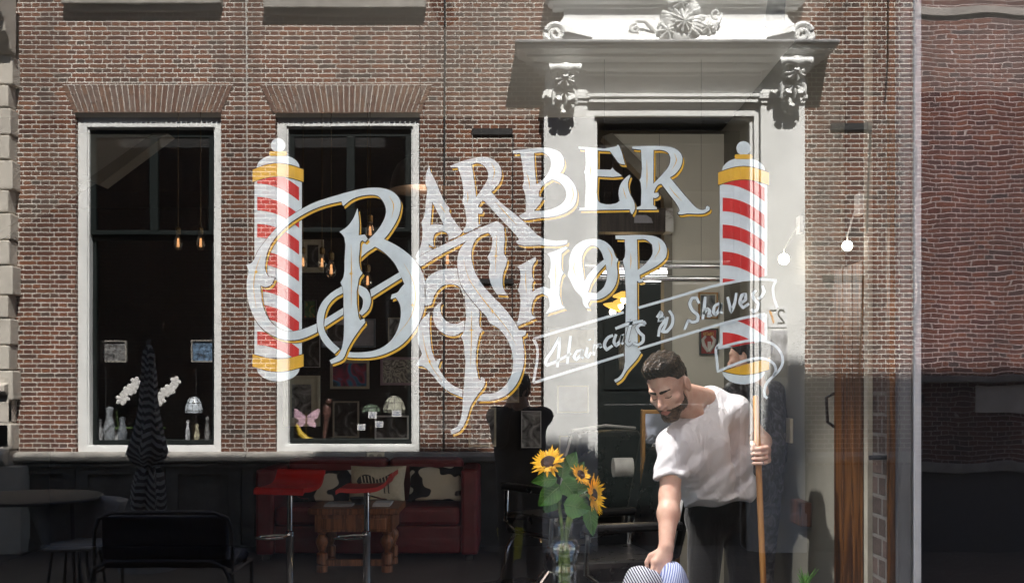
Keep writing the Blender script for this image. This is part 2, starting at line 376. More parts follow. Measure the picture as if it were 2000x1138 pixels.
# cornice: moulded profile swept around the three sides
def sweep3(m, xa, xb, prof, back=-.05, mi=0, sd=1.0):
    """profile (projection, z) carried along the left return, the front and the right return"""
    vs = []; fs = []; k = len(prof)
    for (sx, ret) in (('a', 1), ('a', 0), ('b', 0), ('b', 1)):
        for pr, z in prof:
            x = xa - pr * sd if sx == 'a' else xb + pr * sd
            y = FY + (back if ret else pr)
            vs.append((x, y, z))
    for s_ in range(3):
        for i in range(k):
            j = (i + 1) % k; fs.append((s_ * k + i, s_ * k + j, (s_ + 1) * k + j, (s_ + 1) * k + i))
    fs.append(tuple(range(k))); fs.append(tuple(range(3 * k, 4 * k)))
    m.add(vs, fs, mi)
cz = lambda y: fz(y)
corn = MB()
cp = [(.02, cz(152)), (.08, cz(152)), (.08, cz(146)), (.13, cz(142)), (.15, cz(136)), (.15, cz(132)), (.24, cz(127)), (.24, cz(122)), (.33, cz(117)), (.345, cz(111)), (.02, cz(108))]
sweep3(corn, .325, 2.79, cp, sd=.80); corn.build('cornice', M_white, bld, label='broad white moulded cornice over the doorway')
ld = MB(); sweep3(ld, .325, 2.79, [(.02, cz(107.5)), (.356, cz(111)), (.37, cz(107)), (.37, cz(102)), (.02, cz(93))], sd=.80); ld.build('lead_capping', M_lead, bld, bevel=.006)
# attic with concave flanks, a swelling base and a moulded top
at = MB()
L_ = [(1060, 106), (1058, 88), (1064, 74), (1078, 63), (1090, 54), (1099, 42), (1102, 30), (1098, 22)]
def mir(p): return [(2 * 1317 - a, b) for a, b in p][::-1]
fa = smooth_path(L_, step=3); fa = fa + [(1098, 18)] + [(2 * 1317 - 1098, 18)] + mir(fa)
# stacked horizontal slices so that the face swells towards the bottom
zs = sorted(set([106, 98, 90, 84, 78, 72, 66, 58, 50, 42, 34, 26, 18]), reverse=True)
La = sorted(smooth_path(L_, step=4), key=lambda q: q[1])
def lx(y): return float(np.interp(y, [q[1] for q in La], [q[0] for q in La]))
def proj(y): return float(np.interp(y, [18, 40, 60, 72, 84, 96, 106], [.10, .09, .11, .16, .215, .235, .235]))
vs = []; fs = []
for y in zs:
    a = lx(y); pr = proj(y)
    vs += [(fx(a), FY - .02, fz(y)), (fx(a), FY + pr, fz(y)), (fx(2634 - a), FY + pr, fz(y)), (fx(2634 - a), FY - .02, fz(y))]
for i in range(len(zs) - 1):
    for j in range(3): fs.append((4 * i + j, 4 * i + j + 1, 4 * i + 4 + j + 1, 4 * i + 4 + j))
fs.append((0, 1, 2, 3)); e = 4 * (len(zs) - 1); fs.append((e, e + 1, e + 2, e + 3))
at.add(vs, fs)
sweep3(at, fx(1104), fx(1530), [(.0, cz(24)), (.12, cz(24)), (.13, cz(18)), (.17, cz(14)), (.17, cz(9)), (.20, cz(6)), (.20, cz(-2)), (0, cz(-2))])
at.build('attic_panel', M_white, bld, smooth=True)
up = MB(); up.prism(poly([(1112, -2), (1522, -2), (1500, -60), (1134, -60)]), FY - .02, FY + .14); up.build('upper_scroll_base', M_stone, bld, bevel=.01)
# carved ornaments
def spiral(m, cx, cy, r0, turns, dirn, y, th, start=0, mi=0, n=44, flat=.6):
    pts = []; rs = []
    for i in range(n):
        t = i / (n - 1); r = r0 * (1 - t) ** .8 + 1.2; a = start + dirn * t * turns * 2 * math.pi
        pts.append((fx(cx + r * math.cos(a)), FY + y + .03 * t, fz(cy - r * math.sin(a)))); rs.append(th * (1 - .55 * t))
    m.tube(pts, rs, 8, mi)
def relief(m, cx, cy, rx, ry, lobes, dome, rib, yo, rot=0, notch=.12, rings=9, n=120, skew=0):
    """a domed, radially ribbed shell leaf with a scalloped edge"""
    vs = [(fx(cx), FY + yo + dome, fz(cy))]; fs = []
    for i in range(1, rings + 1):
        q_ = i / rings
        for j in range(n):
            a = 2 * math.pi * j / n + rot; sc_ = 1 - notch * (1 - abs(math.sin(lobes * a / 2))) * q_ + skew * math.sin(a * 2.3 + 1)
            h = dome * (1 - q_ ** 2.2) + rib * q_ * (abs(math.sin(lobes * a / 2)) - .45) * (1.25 - q_) * 2
            vs.append((fx(cx + rx * q_ * sc_ * math.cos(a)), FY + yo + h + (.03 * (q_ > .7) * (q_ - .7) * 3 * abs(math.sin(lobes * a / 2))), fz(cy - ry * q_ * sc_ * math.sin(a))))
    for j in range(n): vs.append((vs[-n + 0][0] if False else vs[1 + (rings - 1) * n + j][0], FY + yo - .05, vs[1 + (rings - 1) * n + j][2]))
    for j in range(n): fs.append((0, 1 + j, 1 + (j + 1) % n))
    for i in range(rings):
        for j in range(n): fs.append((1 + i * n + j, 1 + (i + 1) * n + j, 1 + (i + 1) * n + (j + 1) % n, 1 + i * n + (j + 1) % n))
    m.add(vs, fs)
def acanth(m, x, y, dx, dy, n, th, yo, curl=.5):
    """a curling leaf: fan of ribs from one root"""
    for i in range(n):
        a = (i - (n - 1) / 2) / n * 1.5
        ux, uy = dx * math.cos(a) - dy * math.sin(a), dx * math.sin(a) + dy * math.cos(a)
        P = []; rr = []
        for k in range(6):
            t = k / 5; c = curl * t * t * (1 if i >= n / 2 else -1)
            P.append((fx(x + ux * t + uy * c * t * .4), FY + yo + .05 * math.sin(t * 2.7), fz(y + uy * t - ux * c * t * .4))); rr.append(th * (.6 + .9 * math.sin(math.pi * min(1, t * .9 + .1))))
        m.tube(P, rr, 7)
for sgn in (1, -1):
    vo = MB(); X = (lambda a: a) if sgn > 0 else (lambda a: 2634 - a)
    spiral(vo, X(1084), 85, 19, 1.35, -sgn, .27, .030, start=(math.pi * .9 if sgn > 0 else math.pi * .1)); vo.lathe([(0, .05), (.09, .04), (.11, 0), (.11, -.1)], (fx(X(1084)), FY + .24, fz(86)), 20, ax=(0, 1, 0))
    relief(vo, X(1104), 92, 14, 13, 7, .05, .04, .26)
    for i in range(10):
        t = i / 9; x = 1100 + 44 * t; h = 16 * (1 - t) + 4
        vo.tube([(fx(X(x)), FY + .25, fz(80 + 14 * t - h * .6)), (fx(X(x + 5)), FY + .33, fz(90 + 8 * t - h * .1)), (fx(X(x + 2)), FY + .27, fz(103))], [.014, .030 * (1.2 - .5 * t), .014], 8)
    vo.tube([(fx(X(1064)), FY + .24, fz(74)), (fx(X(1063)), FY + .27, fz(92)), (fx(X(1080)), FY + .27, fz(106)), (fx(X(1110)), FY + .27, fz(107))], [.02, .03, .028, .015], 8)
    vo.build('carved_volute', M_white, bld, smooth=True)
ct = MB()
relief(ct, 1326, 58, 44, 42, 13, .10, .05, .17, skew=.06); relief(ct, 1326, 64, 17, 18, 9, .05, .03, .27); relief(ct, 1296, 78, 21, 19, 7, .06, .04, .21, rot=.5)
relief(ct, 1322, 24, 22, 12, 7, .06, .03, .22); relief(ct, 1374, 70, 18, 13, 7, .05, .03, .2)
acanth(ct, 1322, 70, 0, 32, 8, .020, .20); acanth(ct, 1330, 62, 34, 8, 6, .020, .20); acanth(ct, 1312, 56, -26, 4, 5, .018, .19); acanth(ct, 1330, 44, 22, -22, 6, .022, .19)
ct.tube([(fx(1300), FY + .2, fz(22)), (fx(1316), FY + .24, fz(16)), (fx(1338), FY + .24, fz(18)), (fx(1350), FY + .2, fz(30))], [.03, .045, .045, .02], 10)
spiral(ct, 1303, 20, 6, 1.2, 1, .2, .014); spiral(ct, 1290, 76, 16, 1.5, -1, .22, .020, start=2.2); spiral(ct, 1336, 78, 9, 1.3, 1, .25, .016)
ct.tube([(fx(1285), FY + .17, fz(84)), (fx(1268), FY + .19, fz(70)), (fx(1255), FY + .19, fz(56)), (fx(1240), FY + .18, fz(54)), (fx(1229), FY + .18, fz(63))], [.02, .024, .02, .02, .012], 8)
spiral(ct, 1236, 69, 9, 1.3, 1, .18, .018, start=1.2)
ct.tube([(fx(1355), FY + .17, fz(62)), (fx(1374), FY + .19, fz(64)), (fx(1396), FY + .19, fz(58)), (fx(1403), FY + .18, fz(42))], [.025, .026, .024, .014], 8)
spiral(ct, 1391, 42, 10, 1.3, -1, .18, .016, start=0.2)
ct.ell((fx(1326), FY + .25, fz(62)), (.055, .03, .05), 12); acanth(ct, 1380, 66, 10, 8, 4, .014, .18)
ct.build('carved_cartouche', M_white, bld, smooth=True, label='white rococo shell ornament on the panel over the door')
for cx0, cy0 in ((1101, 147), (1536, 134)):
    k = MB()
    def q(a, b, p): return (fx(cx0 + a), FY + p, fz(cy0 + b))
    k.tube([q(-29, 8, .33), q(-16, 6, .34), q(0, 10, .35), q(16, 6, .34), q(29, 8, .33)], [.046, .030, .052, .030, .046], 12)
    for s in (-27, 27): k.ell(q(s, 8, .33), (.014, .05, .052), 10)
    k.ell(q(0, 4, .36), (.05, .03, .03), 10)
    acanth(k, cx0, cy0 + 20, 0, 9, 5, .012, .31)
    k.prism([(q(a, b_, 0)[0], q(a, b_, 0)[2]) for a, b_ in ((-17, 18), (17, 18), (15, 40), (20, 62), (18, 74), (0, 82), (-18, 74), (-20, 62), (-15, 40))], FY + .09, FY + .22)
    k.prism([(q(a, b_, 0)[0], q(a, b_, 0)[2]) for a, b_ in ((-15, 12), (15, 12), (12, 24), (-12, 24))], FY + .09, FY + .31)
    for s in (-1, 1):
        spiral(k, cx0 + s * 12, cy0 + 40, 9, 1.2, s, .23, .014, start=1.57)
        k.tube([q(s * 20, 32, .22), q(s * 21, 50, .25), q(s * 22, 70, .22)], [.014, .02, .016], 7)
        acanth(k, cx0 + s * 9, cy0 + 56, s * 7, 14, 4, .012, .24)
    relief(k, cx0, cy0 + 48, 25, 27, 7, .06, .045, .21, rot=.3); relief(k, cx0, cy0 + 28, 19, 13, 7, .05, .04, .29); relief(k, cx0, cy0 + 80, 17, 17, 7, .05, .04, .13); acanth(k, cx0, cy0 + 76, 0, 16, 5, .011, .17); k.ell(q(0, 92, .15), (.022, .025, .03), 8)
    k.build('carved_console', M_white, bld, smooth=True)
# door recess: taupe reveal, dark door and fanlight
dr = MB(); dr.box(fx(1160), fx(1166), FY - .6, FY - .1, 0, fz(236)).box(fx(1463), fx(1470), FY - .6, FY - .1, 0, fz(236)).box(fx(1160), fx(1470), FY - .6, FY - .1, fz(236), fz(230)); dr.build('door_reveal', M_white, bld)
dd = MB()
frame_prism(dd, rc(1166, 236, 1463, 1079), rc(1178, 262, 1451, 500), FY - .46, FY - .40); 
for a, b_, c_, d_ in ((1186, 545, 1300, 760), (1330, 545, 1445, 760), (1186, 790, 1300, 1050), (1330, 790, 1445, 1050)): dd.box(fx(a), fx(c_), FY - .40, FY - .385, fz(d_), fz(b_))
dd.build('front_door', M_green, bld, bevel=.004)
MB().box(fx(1178), fx(1451), FY - .44, FY - .435, fz(500), fz(262)).build('fanlight_pane', M_pane, bld)
# house number plate: reads 27 from the street, mirrored in the glass
npl = MB(); pb(npl, 1494, 601, 1531, 640, .10, .107); npo = npl.build('number_plate', mat('white_enamel', (.75, .76, .77), .3, var=.03), bld, label='white house number plate reading 27')
dg = MB(); yd = .109
def stroke_f(m, pts, wd, yo, mi=0):
    for q4 in ribbon(smooth_path(pts, step=4), wd): m.add([(fx(a), FY + yo, fz(b_)) for a, b_ in q4], [(0, 1, 2, 3)], mi)
stroke_f(dg, [(1526, 612), (1523, 607), (1517, 607), (1514, 612), (1516, 619), (1522, 626), (1526, 632)], 3.2, yd); stroke_f(dg, [(1527, 632), (1513, 632)], 3.2, yd)
stroke_f(dg, [(1510, 608), (1497, 608)], 3.2, yd); stroke_f(dg, [(1497, 608), (1502, 620), (1505, 632)], 3.4, yd + .0003, 1)
dg.build('numerals', [mat('dark_enamel', (.03, .03, .035), .4), mat('orange_enamel', (.7, .32, .04), .4)], npo)
nb = MB(); pb(nb, 1500, 646, 1532, 736, .10, .106); nbo = nb.build('paper_notice', mat('grey_print', (.40, .40, .42), .8, var=.5, scale=9), bld)
# neighbouring houses
nb1 = empty('red_brick_house', (3.94, FY, 0), 'darker red brick house with a stone band, at the right edge of the reflection', 'house')
m = MB(); m.prism([[(3.93, -.02), (9.5, -.02), (9.5, 9.2), (3.93, 9.2)], rect(2150, 300, 2350, 880)], FY - .4, FY + .03); m.build('wall', M_red, nb1)
for p_, ya, yb in ((.09, 745, 733), (.06, 34, 18), (.11, 920, 902)): MB().box(3.935, 9.5, FY + .03, FY + p_, fz(ya), fz(yb)).build('stone_band', M_stone, nb1, bevel=.006)
m = MB(); m.box(fx(1900), fx(2120), FY + .03, FY + .045, fz(805), fz(752)); m.build('stone_panel', M_cream, nb1)
m = MB(); m.box(3.935, 9.5, FY + .03, FY + .06, -.01, fz(920)); m.build('plinth', mat('dark_plinth', (.05, .055, .065), .7), nb1)
m = MB(); m.box(fx(1783), fx(1800), FY + .032, FY + .045, fz(785), fz(768)); m.build('air_brick', M_black, nb1)
m = MB(); frame_prism(m, rc(2150, 300, 2350, 880), rc(2165, 320, 2335, 865), FY - .12, FY - .05); m.build('window', M_white, nb1)
m = MB(); m.box(fx(2160), fx(2340), FY - .1, FY - .095, fz(870), fz(310)).box(fx(2140), fx(2360), FY - .8, FY - .75, fz(900), fz(290)); m.build('pane', M_dark, nb1)
nb2 = empty('stone_house', (-5.3, FY, 0), 'pale stone pier and rounded capital of the house at the left edge', 'house')
m = MB(); random.seed(3)
yy = 1079; k = 0
while yy > -420:
    h = (52, 44, 58, 48)[k % 4]; wx = (36, 32, 40, 34)[k % 4]
    if yy > 130 or yy < 0: m.box(-8.5, fx(wx), FY - .3, FY + .16 + .006 * (k % 2), fz(yy - 1), fz(yy - h + 1.2))
    yy -= h; k += 1
m.box(-8.5, fx(30), FY - .3, FY + .145, 0, 9.2); m.build('rusticated_pier', M_cream, nb2, bevel=.012)
m = MB(); m.prism([(FY + p, fz(z)) for p, z in ((.12, 120), (.22, 112), (.26, 96), (.34, 84), (.36, 66), (.46, 50), (.48, 28), (.56, 8), (.56, -8), (.12, -8))], -8.5, fx(44), axis='x'); m.build('capital', M_cream, nb2, bevel=.01)
m = MB(); m.prism([(FY + p, fz(z)) for p, z in ((.10, 906), (.22, 905), (.26, 896), (.25, 882), (.16, 872), (.16, 770), (.24, 764), (.24, 752), (.10, 744))], -8.5, fx(32), axis='x'); m.box(-8.5, fx(60), FY, FY + .22, 0, fz(907)); m.build('pier_base', M_cream, nb2, bevel=.01)
# ---------------- display in the windows of the brick house (its sill at about z=.98)
SZ = fz(866)
sh = MB().box(fx(160), fx(812), FY - .9, FY - .22, SZ - .03, SZ); sh.build('display_shelf', mat('dark_green_shelf', (.02, .035, .035), .5), bld)
def ox(px, p=.35): return (px - 1000) * (10 + p) / 2000
def oz(py, p=.35): return EYE + (755 - py) * (10 + p) / 2000
M_petal = mat('white_petal', (.75, .74, .72), .6, var=.05)
M_stem = mat('stem_green', (.07, .13, .03), .6)
def orchid(px, py, n, dx, dy, lbl):
    th = empty('orchid', (ox(px), FY - .35, SZ), lbl, 'plant', 'white orchids in the shop window')
    s = MB(); s.tube([(ox(px), FY - .35, SZ + .02), (ox(px - 6), FY - .35, SZ + .3), (ox(px + dx * .3), FY - .33, oz(py)), (ox(px + dx), FY - .3, oz(py + dy))], [.006, .005, .004, .003], 6)
    for i in range(4):
        a = i * 1.6; s.ell((ox(px) + .06 * math.cos(a), FY - .35 + .05 * math.sin(a), SZ + .14), (.07, .02, .012), 8, M=Matrix.Rotation(a, 3, 'Z'))
    s.build('stem', M_stem, th, smooth=True)
    f = MB()
    for i in range(n):
        t = i / max(1, n - 1); x = ox(px + dx * (.2 + .8 * t)); z = oz(py + dy * t + 3 * math.sin(i * 2)); y = FY - .29
        for k in range(5):
            a = k * 1.257 + i; f.ell((x + .030 * math.cos(a), y, z + .030 * math.sin(a)), (.032, .007, .023), 8, M=Matrix.Rotation(-a, 3, 'Y'))
    f.build('blossoms', M_petal, th, smooth=True)
    p_ = MB().lathe([(.05, 0), (.065, .1), (.06, .1), (.05, .09)], (ox(px), FY - .35, SZ), 14); p_.build('pot', mat('white_ceramic', (.6, .6, .6), .3), th, smooth=True)
orchid(300, 785, 6, 46, -38, 'white orchid spray leaning right beside the folded striped parasol')
orchid(235, 780, 6, 34, -32, 'paler white orchid spray at the left of the window')
# small table lamp with a faceted white shade, and standing tiles and trinkets
def lamp(px, py, r, lbl, mats, h):
    th = empty('table_lamp', (ox(px), FY - .35, SZ), lbl, 'lamp', 'leaded glass lamps in the shop window')
    z = oz(py); s = MB(); pr = [(r * .12, h), (r * .5, h * .9), (r * .82, h * .6), (r, h * .15), (r * .97, 0)]
    s.lathe(pr, (ox(px), FY - .35, z), 18); s.build('lamp_shade', mats[0], th, smooth=False)
    l = MB()
    for k in range(9):
        a = k * math.pi * 2 / 9; l.tube([(ox(px) + q_[0] * 1.01 * math.cos(a), FY - .35 + q_[0] * 1.01 * math.sin(a), z + q_[1]) for q_ in pr], .003, 4)
    for q_ in pr[1:]: l.tube([(ox(px) + q_[0] * 1.01 * math.cos(a * .35), FY - .35 + q_[0] * 1.01 * math.sin(a * .35), z + q_[1]) for a in range(19)], .003, 4)
    l.build('leading', M_black, th)
    MB().lathe([(.06, 0), (.05, .015), (.012, .03), (.012, z - SZ + h * .5)], (ox(px), FY - .35, SZ), 12).build('lamp_base', mat('bronze', (.08, .06, .03), .4, metal=.7), th, smooth=True)
lamp(770, 805, .115, 'larger leaded glass lamp with a cream dome shade', [mat('cream_glass', (.42, .42, .34), .3, var=.5, scale=25)], .17)
lamp(725, 806, .10, 'smaller leaded glass lamp with a mottled green shade', [mat('green_glass', (.12, .17, .12), .3, var=.9, scale=40)], .09)
lamp(379, 806, .09, 'white faceted table lamp at the right of the left window', [mat('ice_glass', (.6, .66, .72), .25, var=.3, scale=30)], .17)
def card(px0, py0, px1, py1, lbl, p=.2):
    th = MB().box(ox(px0, p), ox(px1, p), FY - p - .004, FY - p, oz(py1, p), oz(py0, p)); o = th.build('price_card', mat('white_card', (.8, .8, .8), .7, var=.02), label=lbl, cat='card', group='price cards in the shop window')
    l = MB()
    for i in range(3):
        u = py0 + 2.6 + i * (py1 - py0 - 3) / 3
        l.box(ox(px0 + 2, p), ox(px1 - 2 - 3 * (i % 2), p), FY - p, FY - p + .001, oz(u + (1.4 if i else 1), p), oz(u, p))
    l.build('price_lines', mat('blue_ink', (.06, .10, .2), .8), o)
card(719, 804, 736, 816, 'white price card under the smaller leaded lamp'); card(766, 801, 784, 813, 'white price card under the cream leaded lamp')
card(697, 828, 713, 840, 'lower left white price card beside the small dark frame'); card(733, 822, 749, 834, 'price card leaning on the wide picture at the right')
def tile(px0_, py0_, px1_, py1_, c, lbl):
    th = empty('display_board', (ox(px0_), FY - .6, oz(py1_)), lbl, 'board', 'boards in the left shop window')
    MB().prism([[(ox(px0_), oz(py1_)), (ox(px1_), oz(py1_)), (ox(px1_), oz(py0_)), (ox(px0_), oz(py0_))], [(ox(px0_ + 3), oz(py1_ - 3)), (ox(px1_ - 3), oz(py1_ - 3)), (ox(px1_ - 3), oz(py0_ + 3)), (ox(px0_ + 3), oz(py0_ + 3))]], FY - .62, FY - .59).build('frame', M_stone, th)
    MB().box(ox(px0_ + 2), ox(px1_ - 2), FY - .615, FY - .605, oz(py1_ - 2), oz(py0_ + 2)).build('panel', mat('board_%d' % px0_, c, .5, var=.9, scale=20), th)
    MB().tube([(ox(px0_ + 8), FY - .63, oz(py1_)), (ox(px0_ + 8), FY - .63, SZ)], .006, 6).build('support', M_black, th)
tile(358, 661, 411, 706, (.10, .16, .24), 'dim blue patterned board at the right of the left window')
tile(178, 662, 230, 706, (.16, .16, .16), 'dim grey board at the left of the left window')
# butterfly ornament and banana shaped bowl
th = empty('butterfly_ornament', (ox(600), FY - .3, SZ), 'pink and white glass butterfly standing on the window sill', 'ornament')
for s in (-1, 1):
    m = MB(); pts = [(0, 0), (s * 10, -10), (s * 22, -18), (s * 27, -15), (s * 24, -2), (s * 14, 6), (s * 20, 12), (s * 18, 20), (s * 6, 16), (0, 8)]
    m.prism([(ox(600 + a), oz(815 + b_)) for a, b_ in smooth_path(pts, closed=True, step=3)], FY - .31, FY - .30)
    m.build('wing', mat('pink_glass', (.55, .36, .45), .25, var=.5, scale=30), th)
MB().tube([(ox(600), FY - .3, SZ), (ox(600), FY - .295, oz(830)), (ox(600), FY - .295, oz(806))], [.006, .008, .004], 6).build('stand', mat('brass', (.45, .3, .08), .35, metal=1), th)
m = MB(); m.tube([(ox(583), FY - .25, oz(828)), (ox(590), FY - .25, oz(846)), (ox(604), FY - .25, oz(858)), (ox(624), FY - .25, oz(860))], [.012, .032, .036, .012], 10)
m.build('banana_ornament', mat('banana_yellow', (.55, .38, .03), .35), smooth=True, label='curved yellow banana ornament in front of the glass butterfly', cat='ornament')
m = MB(); random.seed(5)
th = empty('parrot_ornament', (ox(636), FY - .4, SZ), 'dark glass parrot figure between the butterfly and the small frame', 'ornament')
m.ell((ox(637), FY - .4, oz(805)), (.045, .04, .10), 12); m.ell((ox(641), FY - .38, oz(784)), (.032, .03, .034), 10); m.tube([(ox(636), FY - .4, oz(815)), (ox(632), FY - .4, oz(850)), (ox(630), FY - .4, SZ)], [.03, .02, .01], 8)
m.build('parrot_body', mat('iridescent_glass', (.12, .06, .05), .3, var=1, scale=40), th, smooth=True)
for px, h, w2, c in ((215, 70, 20, (.25, .27, .29)), (240, 50, 16, (.18, .2, .22)), (195, 45, 14, (.3, .31, .32)), (367, 44, 8, (.5, .52, .55)), (385, 36, 10, (.45, .42, .3)), (405, 50, 9, (.2, .2, .2))):
    o_ = MB().lathe([(w2 / 200 * .5, 0), (w2 / 200 * .62, h / 500), (w2 / 200 * .3, h / 260), (w2 / 200 * .42, h / 205), (w2 / 200 * .1, h / 195)], (ox(px, .3), FY - .3, SZ), 10)
    o_.build('glass_ornament', mat('ornament_%d' % px, c, .15, var=.7, scale=30, coat=.5), smooth=True, label={215: 'broad grey crinkled glass vase at the left of the window', 240: 'grey glass vase just left of the orchid stem', 195: 'pale vase nearest the left jamb', 367: 'small white glass figure under the white lamp', 385: 'olive glass figure under the white lamp', 405: 'dark squat vase at the right jamb'}[px], cat='vase', group='glass pieces in the left window')
# ---------------- terrace furniture, bucket in the street
M_metal = mat('brushed_grey_metal', (.09, .09, .10), .5, metal=.6)
def O_(px, py, d): return O(px, py, d)
pr_ = empty('folded_parasol', (O(290, 750, 9)[0], O(290, 0, 9)[1], 0), 'closed dark parasol with fine white stripes standing in front of the left shop window', 'parasol')
def stripes_mat(name, a, b_, scale, rot=0, dist=0, axis='X', rough=.8):
    m = bpy.data.materials.new(name); m.use_nodes = True; t = m.node_tree; N = t.nodes; L = t.links; b = N['Principled BSDF']
    tc = N.new('ShaderNodeTexCoord'); mp = N.new('ShaderNodeMapping'); mp.inputs['Rotation'].default_value = rot if hasattr(rot, '__len__') else (0, rot, 0); L.new(tc.outputs['Object'], mp.inputs[0])
    wv = N.new('ShaderNodeTexWave'); wv.bands_direction = axis; inp(wv, Scale=scale, Distortion=dist, Detail=1.0); L.new(mp.outputs[0], wv.inputs[0])
    cr = N.new('ShaderNodeValToRGB'); cr.color_ramp.elements[0].position = .47; cr.color_ramp.elements[1].position = .53
    cr.color_ramp.elements[0].color = c4(a); cr.color_ramp.elements[1].color = c4(b_); L.new(wv.outputs['Fac'], cr.inputs[0]); L.new(cr.outputs[0], b.inputs['Base Color']); b.inputs['Roughness'].default_value = rough
    return m
px0 = pr_.location
m = MB(); n = 28; prof = [(.02, 1.97), (.045, 1.90), (.055, 1.72), (.062, 1.5), (.085, 1.32), (.12, 1.15), (.145, 1.02), (.10, .93), (.075, .90), (.10, .84), (.12, .7), (.13, .5), (.10, .38)]
vs = []; fs = []
for r_, z in prof:
    for j in range(n):
        a = 2 * math.pi * j / n; rr = r_ * (1 + .24 * math.cos(a * 6 + z * 2 + math.sin(z * 7)) + .08 * math.cos(a * 11 - z * 5)); vs.append((px0[0] + rr * math.cos(a), px0[1] + rr * math.sin(a), z))
for i in range(len(prof) - 1):
    for j in range(n): fs.append((i * n + j, i * n + (j + 1) % n, (i + 1) * n + (j + 1) % n, (i + 1) * n + j))
m.add(vs, fs); m.build('canopy', stripes_mat('parasol_stripes', (.02, .02, .022), (.30, .30, .31), 9, rot=(0, .25, 0), axis='DIAGONAL'), pr_, smooth=True)
MB().tube([(px0[0], px0[1], 0), (px0[0], px0[1], 2.02)], .018, 8).build('pole', M_metal, pr_)
MB().lathe([(.25, 0), (.25, .06), (.05, .09)], (px0[0], px0[1], 0), 20).build('base', mat('concrete', (.3, .3, .3), .9), pr_)
# cushioned bench
bx0, bx1, by, bz = -2.66, -1.78, -2.93, .81
be = empty('terrace_bench', ((bx0 + bx1) / 2, by, 0), 'low metal terrace bench with dark blue cushions at the lower left', 'bench')
m = MB()
for zz, yo in ((.80, -.02), (.50, .05)):
    m.tube([(bx0, by + yo, .0), (bx0, by + yo, zz - .12), (bx0 + .03, by + yo, zz - .04), (bx0 + .12, by + yo, zz), (bx1 - .12, by + yo, zz), (bx1 - .03, by + yo, zz - .04), (bx1, by + yo, zz - .12), (bx1, by + yo, 0)], .013, 8)
for x in (bx0, bx1): m.tube([(x, by + .05, .42), (x, by - .5, .42), (x, by - .5, 0)], .013, 8)
m.tube([(bx0, by - .5, .42), (bx1, by - .5, .42)], .013, 8); m.build('frame', M_metal, be, smooth=True)
M_nav = mat('navy_cushion', (.02, .028, .055), .85, bump=.002)
MB().box(bx0 + .04, bx1 - .04, by - .10, by - .03, .50, .775).build('backrest', M_nav, be, bevel=.02)
MB().box(bx0 + .02, bx1 - .02, by - .5, by - .11, .43, .50).build('seat', M_nav, be, bevel=.02)
# round table
tx, ty = O(60, 0, 7.9)[0], O(0, 0, 7.9)[1]
tb = empty('round_table', (tx, ty, 0), 'dark round terrace table with a thin metal rim at the far left', 'table')
MB().lathe([(.50, .735), (.52, .745), (.52, .755), (.50, .76), (0, .76)], (tx, ty, 0), 36).build('tabletop', mat('dark_laminate', (.012, .014, .018), .6, spec=.2), tb, smooth=True)
MB().lathe([(.53, .732), (.535, .745), (.53, .758), (.52, .758), (.52, .732)], (tx, ty, 0), 36).build('rim', M_metal, tb, smooth=True)
for a in (.4, 2.0, 3.6, 5.2):
    MB().tube([(tx + .45 * math.cos(a), ty + .45 * math.sin(a), 0), (tx + .42 * math.cos(a), ty + .42 * math.sin(a), .74)], .014, 8).build('leg', M_metal, tb)
# terrace chair beside the table
cx_, cy_ = O(150, 0, 7.6)[0], O(0, 0, 7.6)[1]
ch = empty('terrace_chair', (cx_, cy_, 0), 'grey rounded bucket chair tucked beside the round terrace table', 'chair')
m = MB(); vs = []; fs = []; n = 14
for i in range(7):
    z = .42 + .055 * i; rr = .24 + .02 * i
    for j in range(n):
        a = math.pi * (.95 + 1.1 * j / (n - 1)); vs.append((cx_ + rr * math.cos(a), cy_ + rr * math.sin(a), z))
for i in range(6):
    for j in range(n - 1): fs.append((i * n + j, i * n + j + 1, (i + 1) * n + j + 1, (i + 1) * n + j))
m.add(vs, fs); o = m.build('backrest', mat('grey_shell', (.25, .25, .25), .6), ch, smooth=True); sd = o.modifiers.new('thickness', 'SOLIDIFY'); sd.thickness = .02
MB().lathe([(.0, .41), (.24, .41), (.25, .43), (.23, .45), (0, .455)], (cx_, cy_, 0), 24).build('seat', MATS['grey_shell'], ch, smooth=True)
for a in (.8, 2.3, 3.9, 5.4): MB().tube([(cx_ + .24 * math.cos(a), cy_ + .24 * math.sin(a), 0), (cx_ + .18 * math.cos(a), cy_ + .18 * math.sin(a), .42)], .012, 6).build('leg', M_metal, ch)
bk = empty('yellow_bucket', (O(996, 0, 9.6)[0], O(0, 0, 9.6)[1], 0), 'yellow bucket on the pavement behind the dark silhouette', 'bucket')
bxy = bk.location
MB().lathe([(.10, 0), (.125, .26), (.132, .265), (.132, .275), (.118, .275), (.095, .01), (0, .01)], bxy, 24).build('pail', mat('yellow_plastic', (.50, .44, .02), .45), bk, smooth=True)
MB().tube([(bxy[0] + .13 * math.cos(a), bxy[1] + .03, .27 + .11 * math.sin(a)) for a in np.linspace(0, math.pi, 12)], .004, 6).build('handle', M_black, bk)

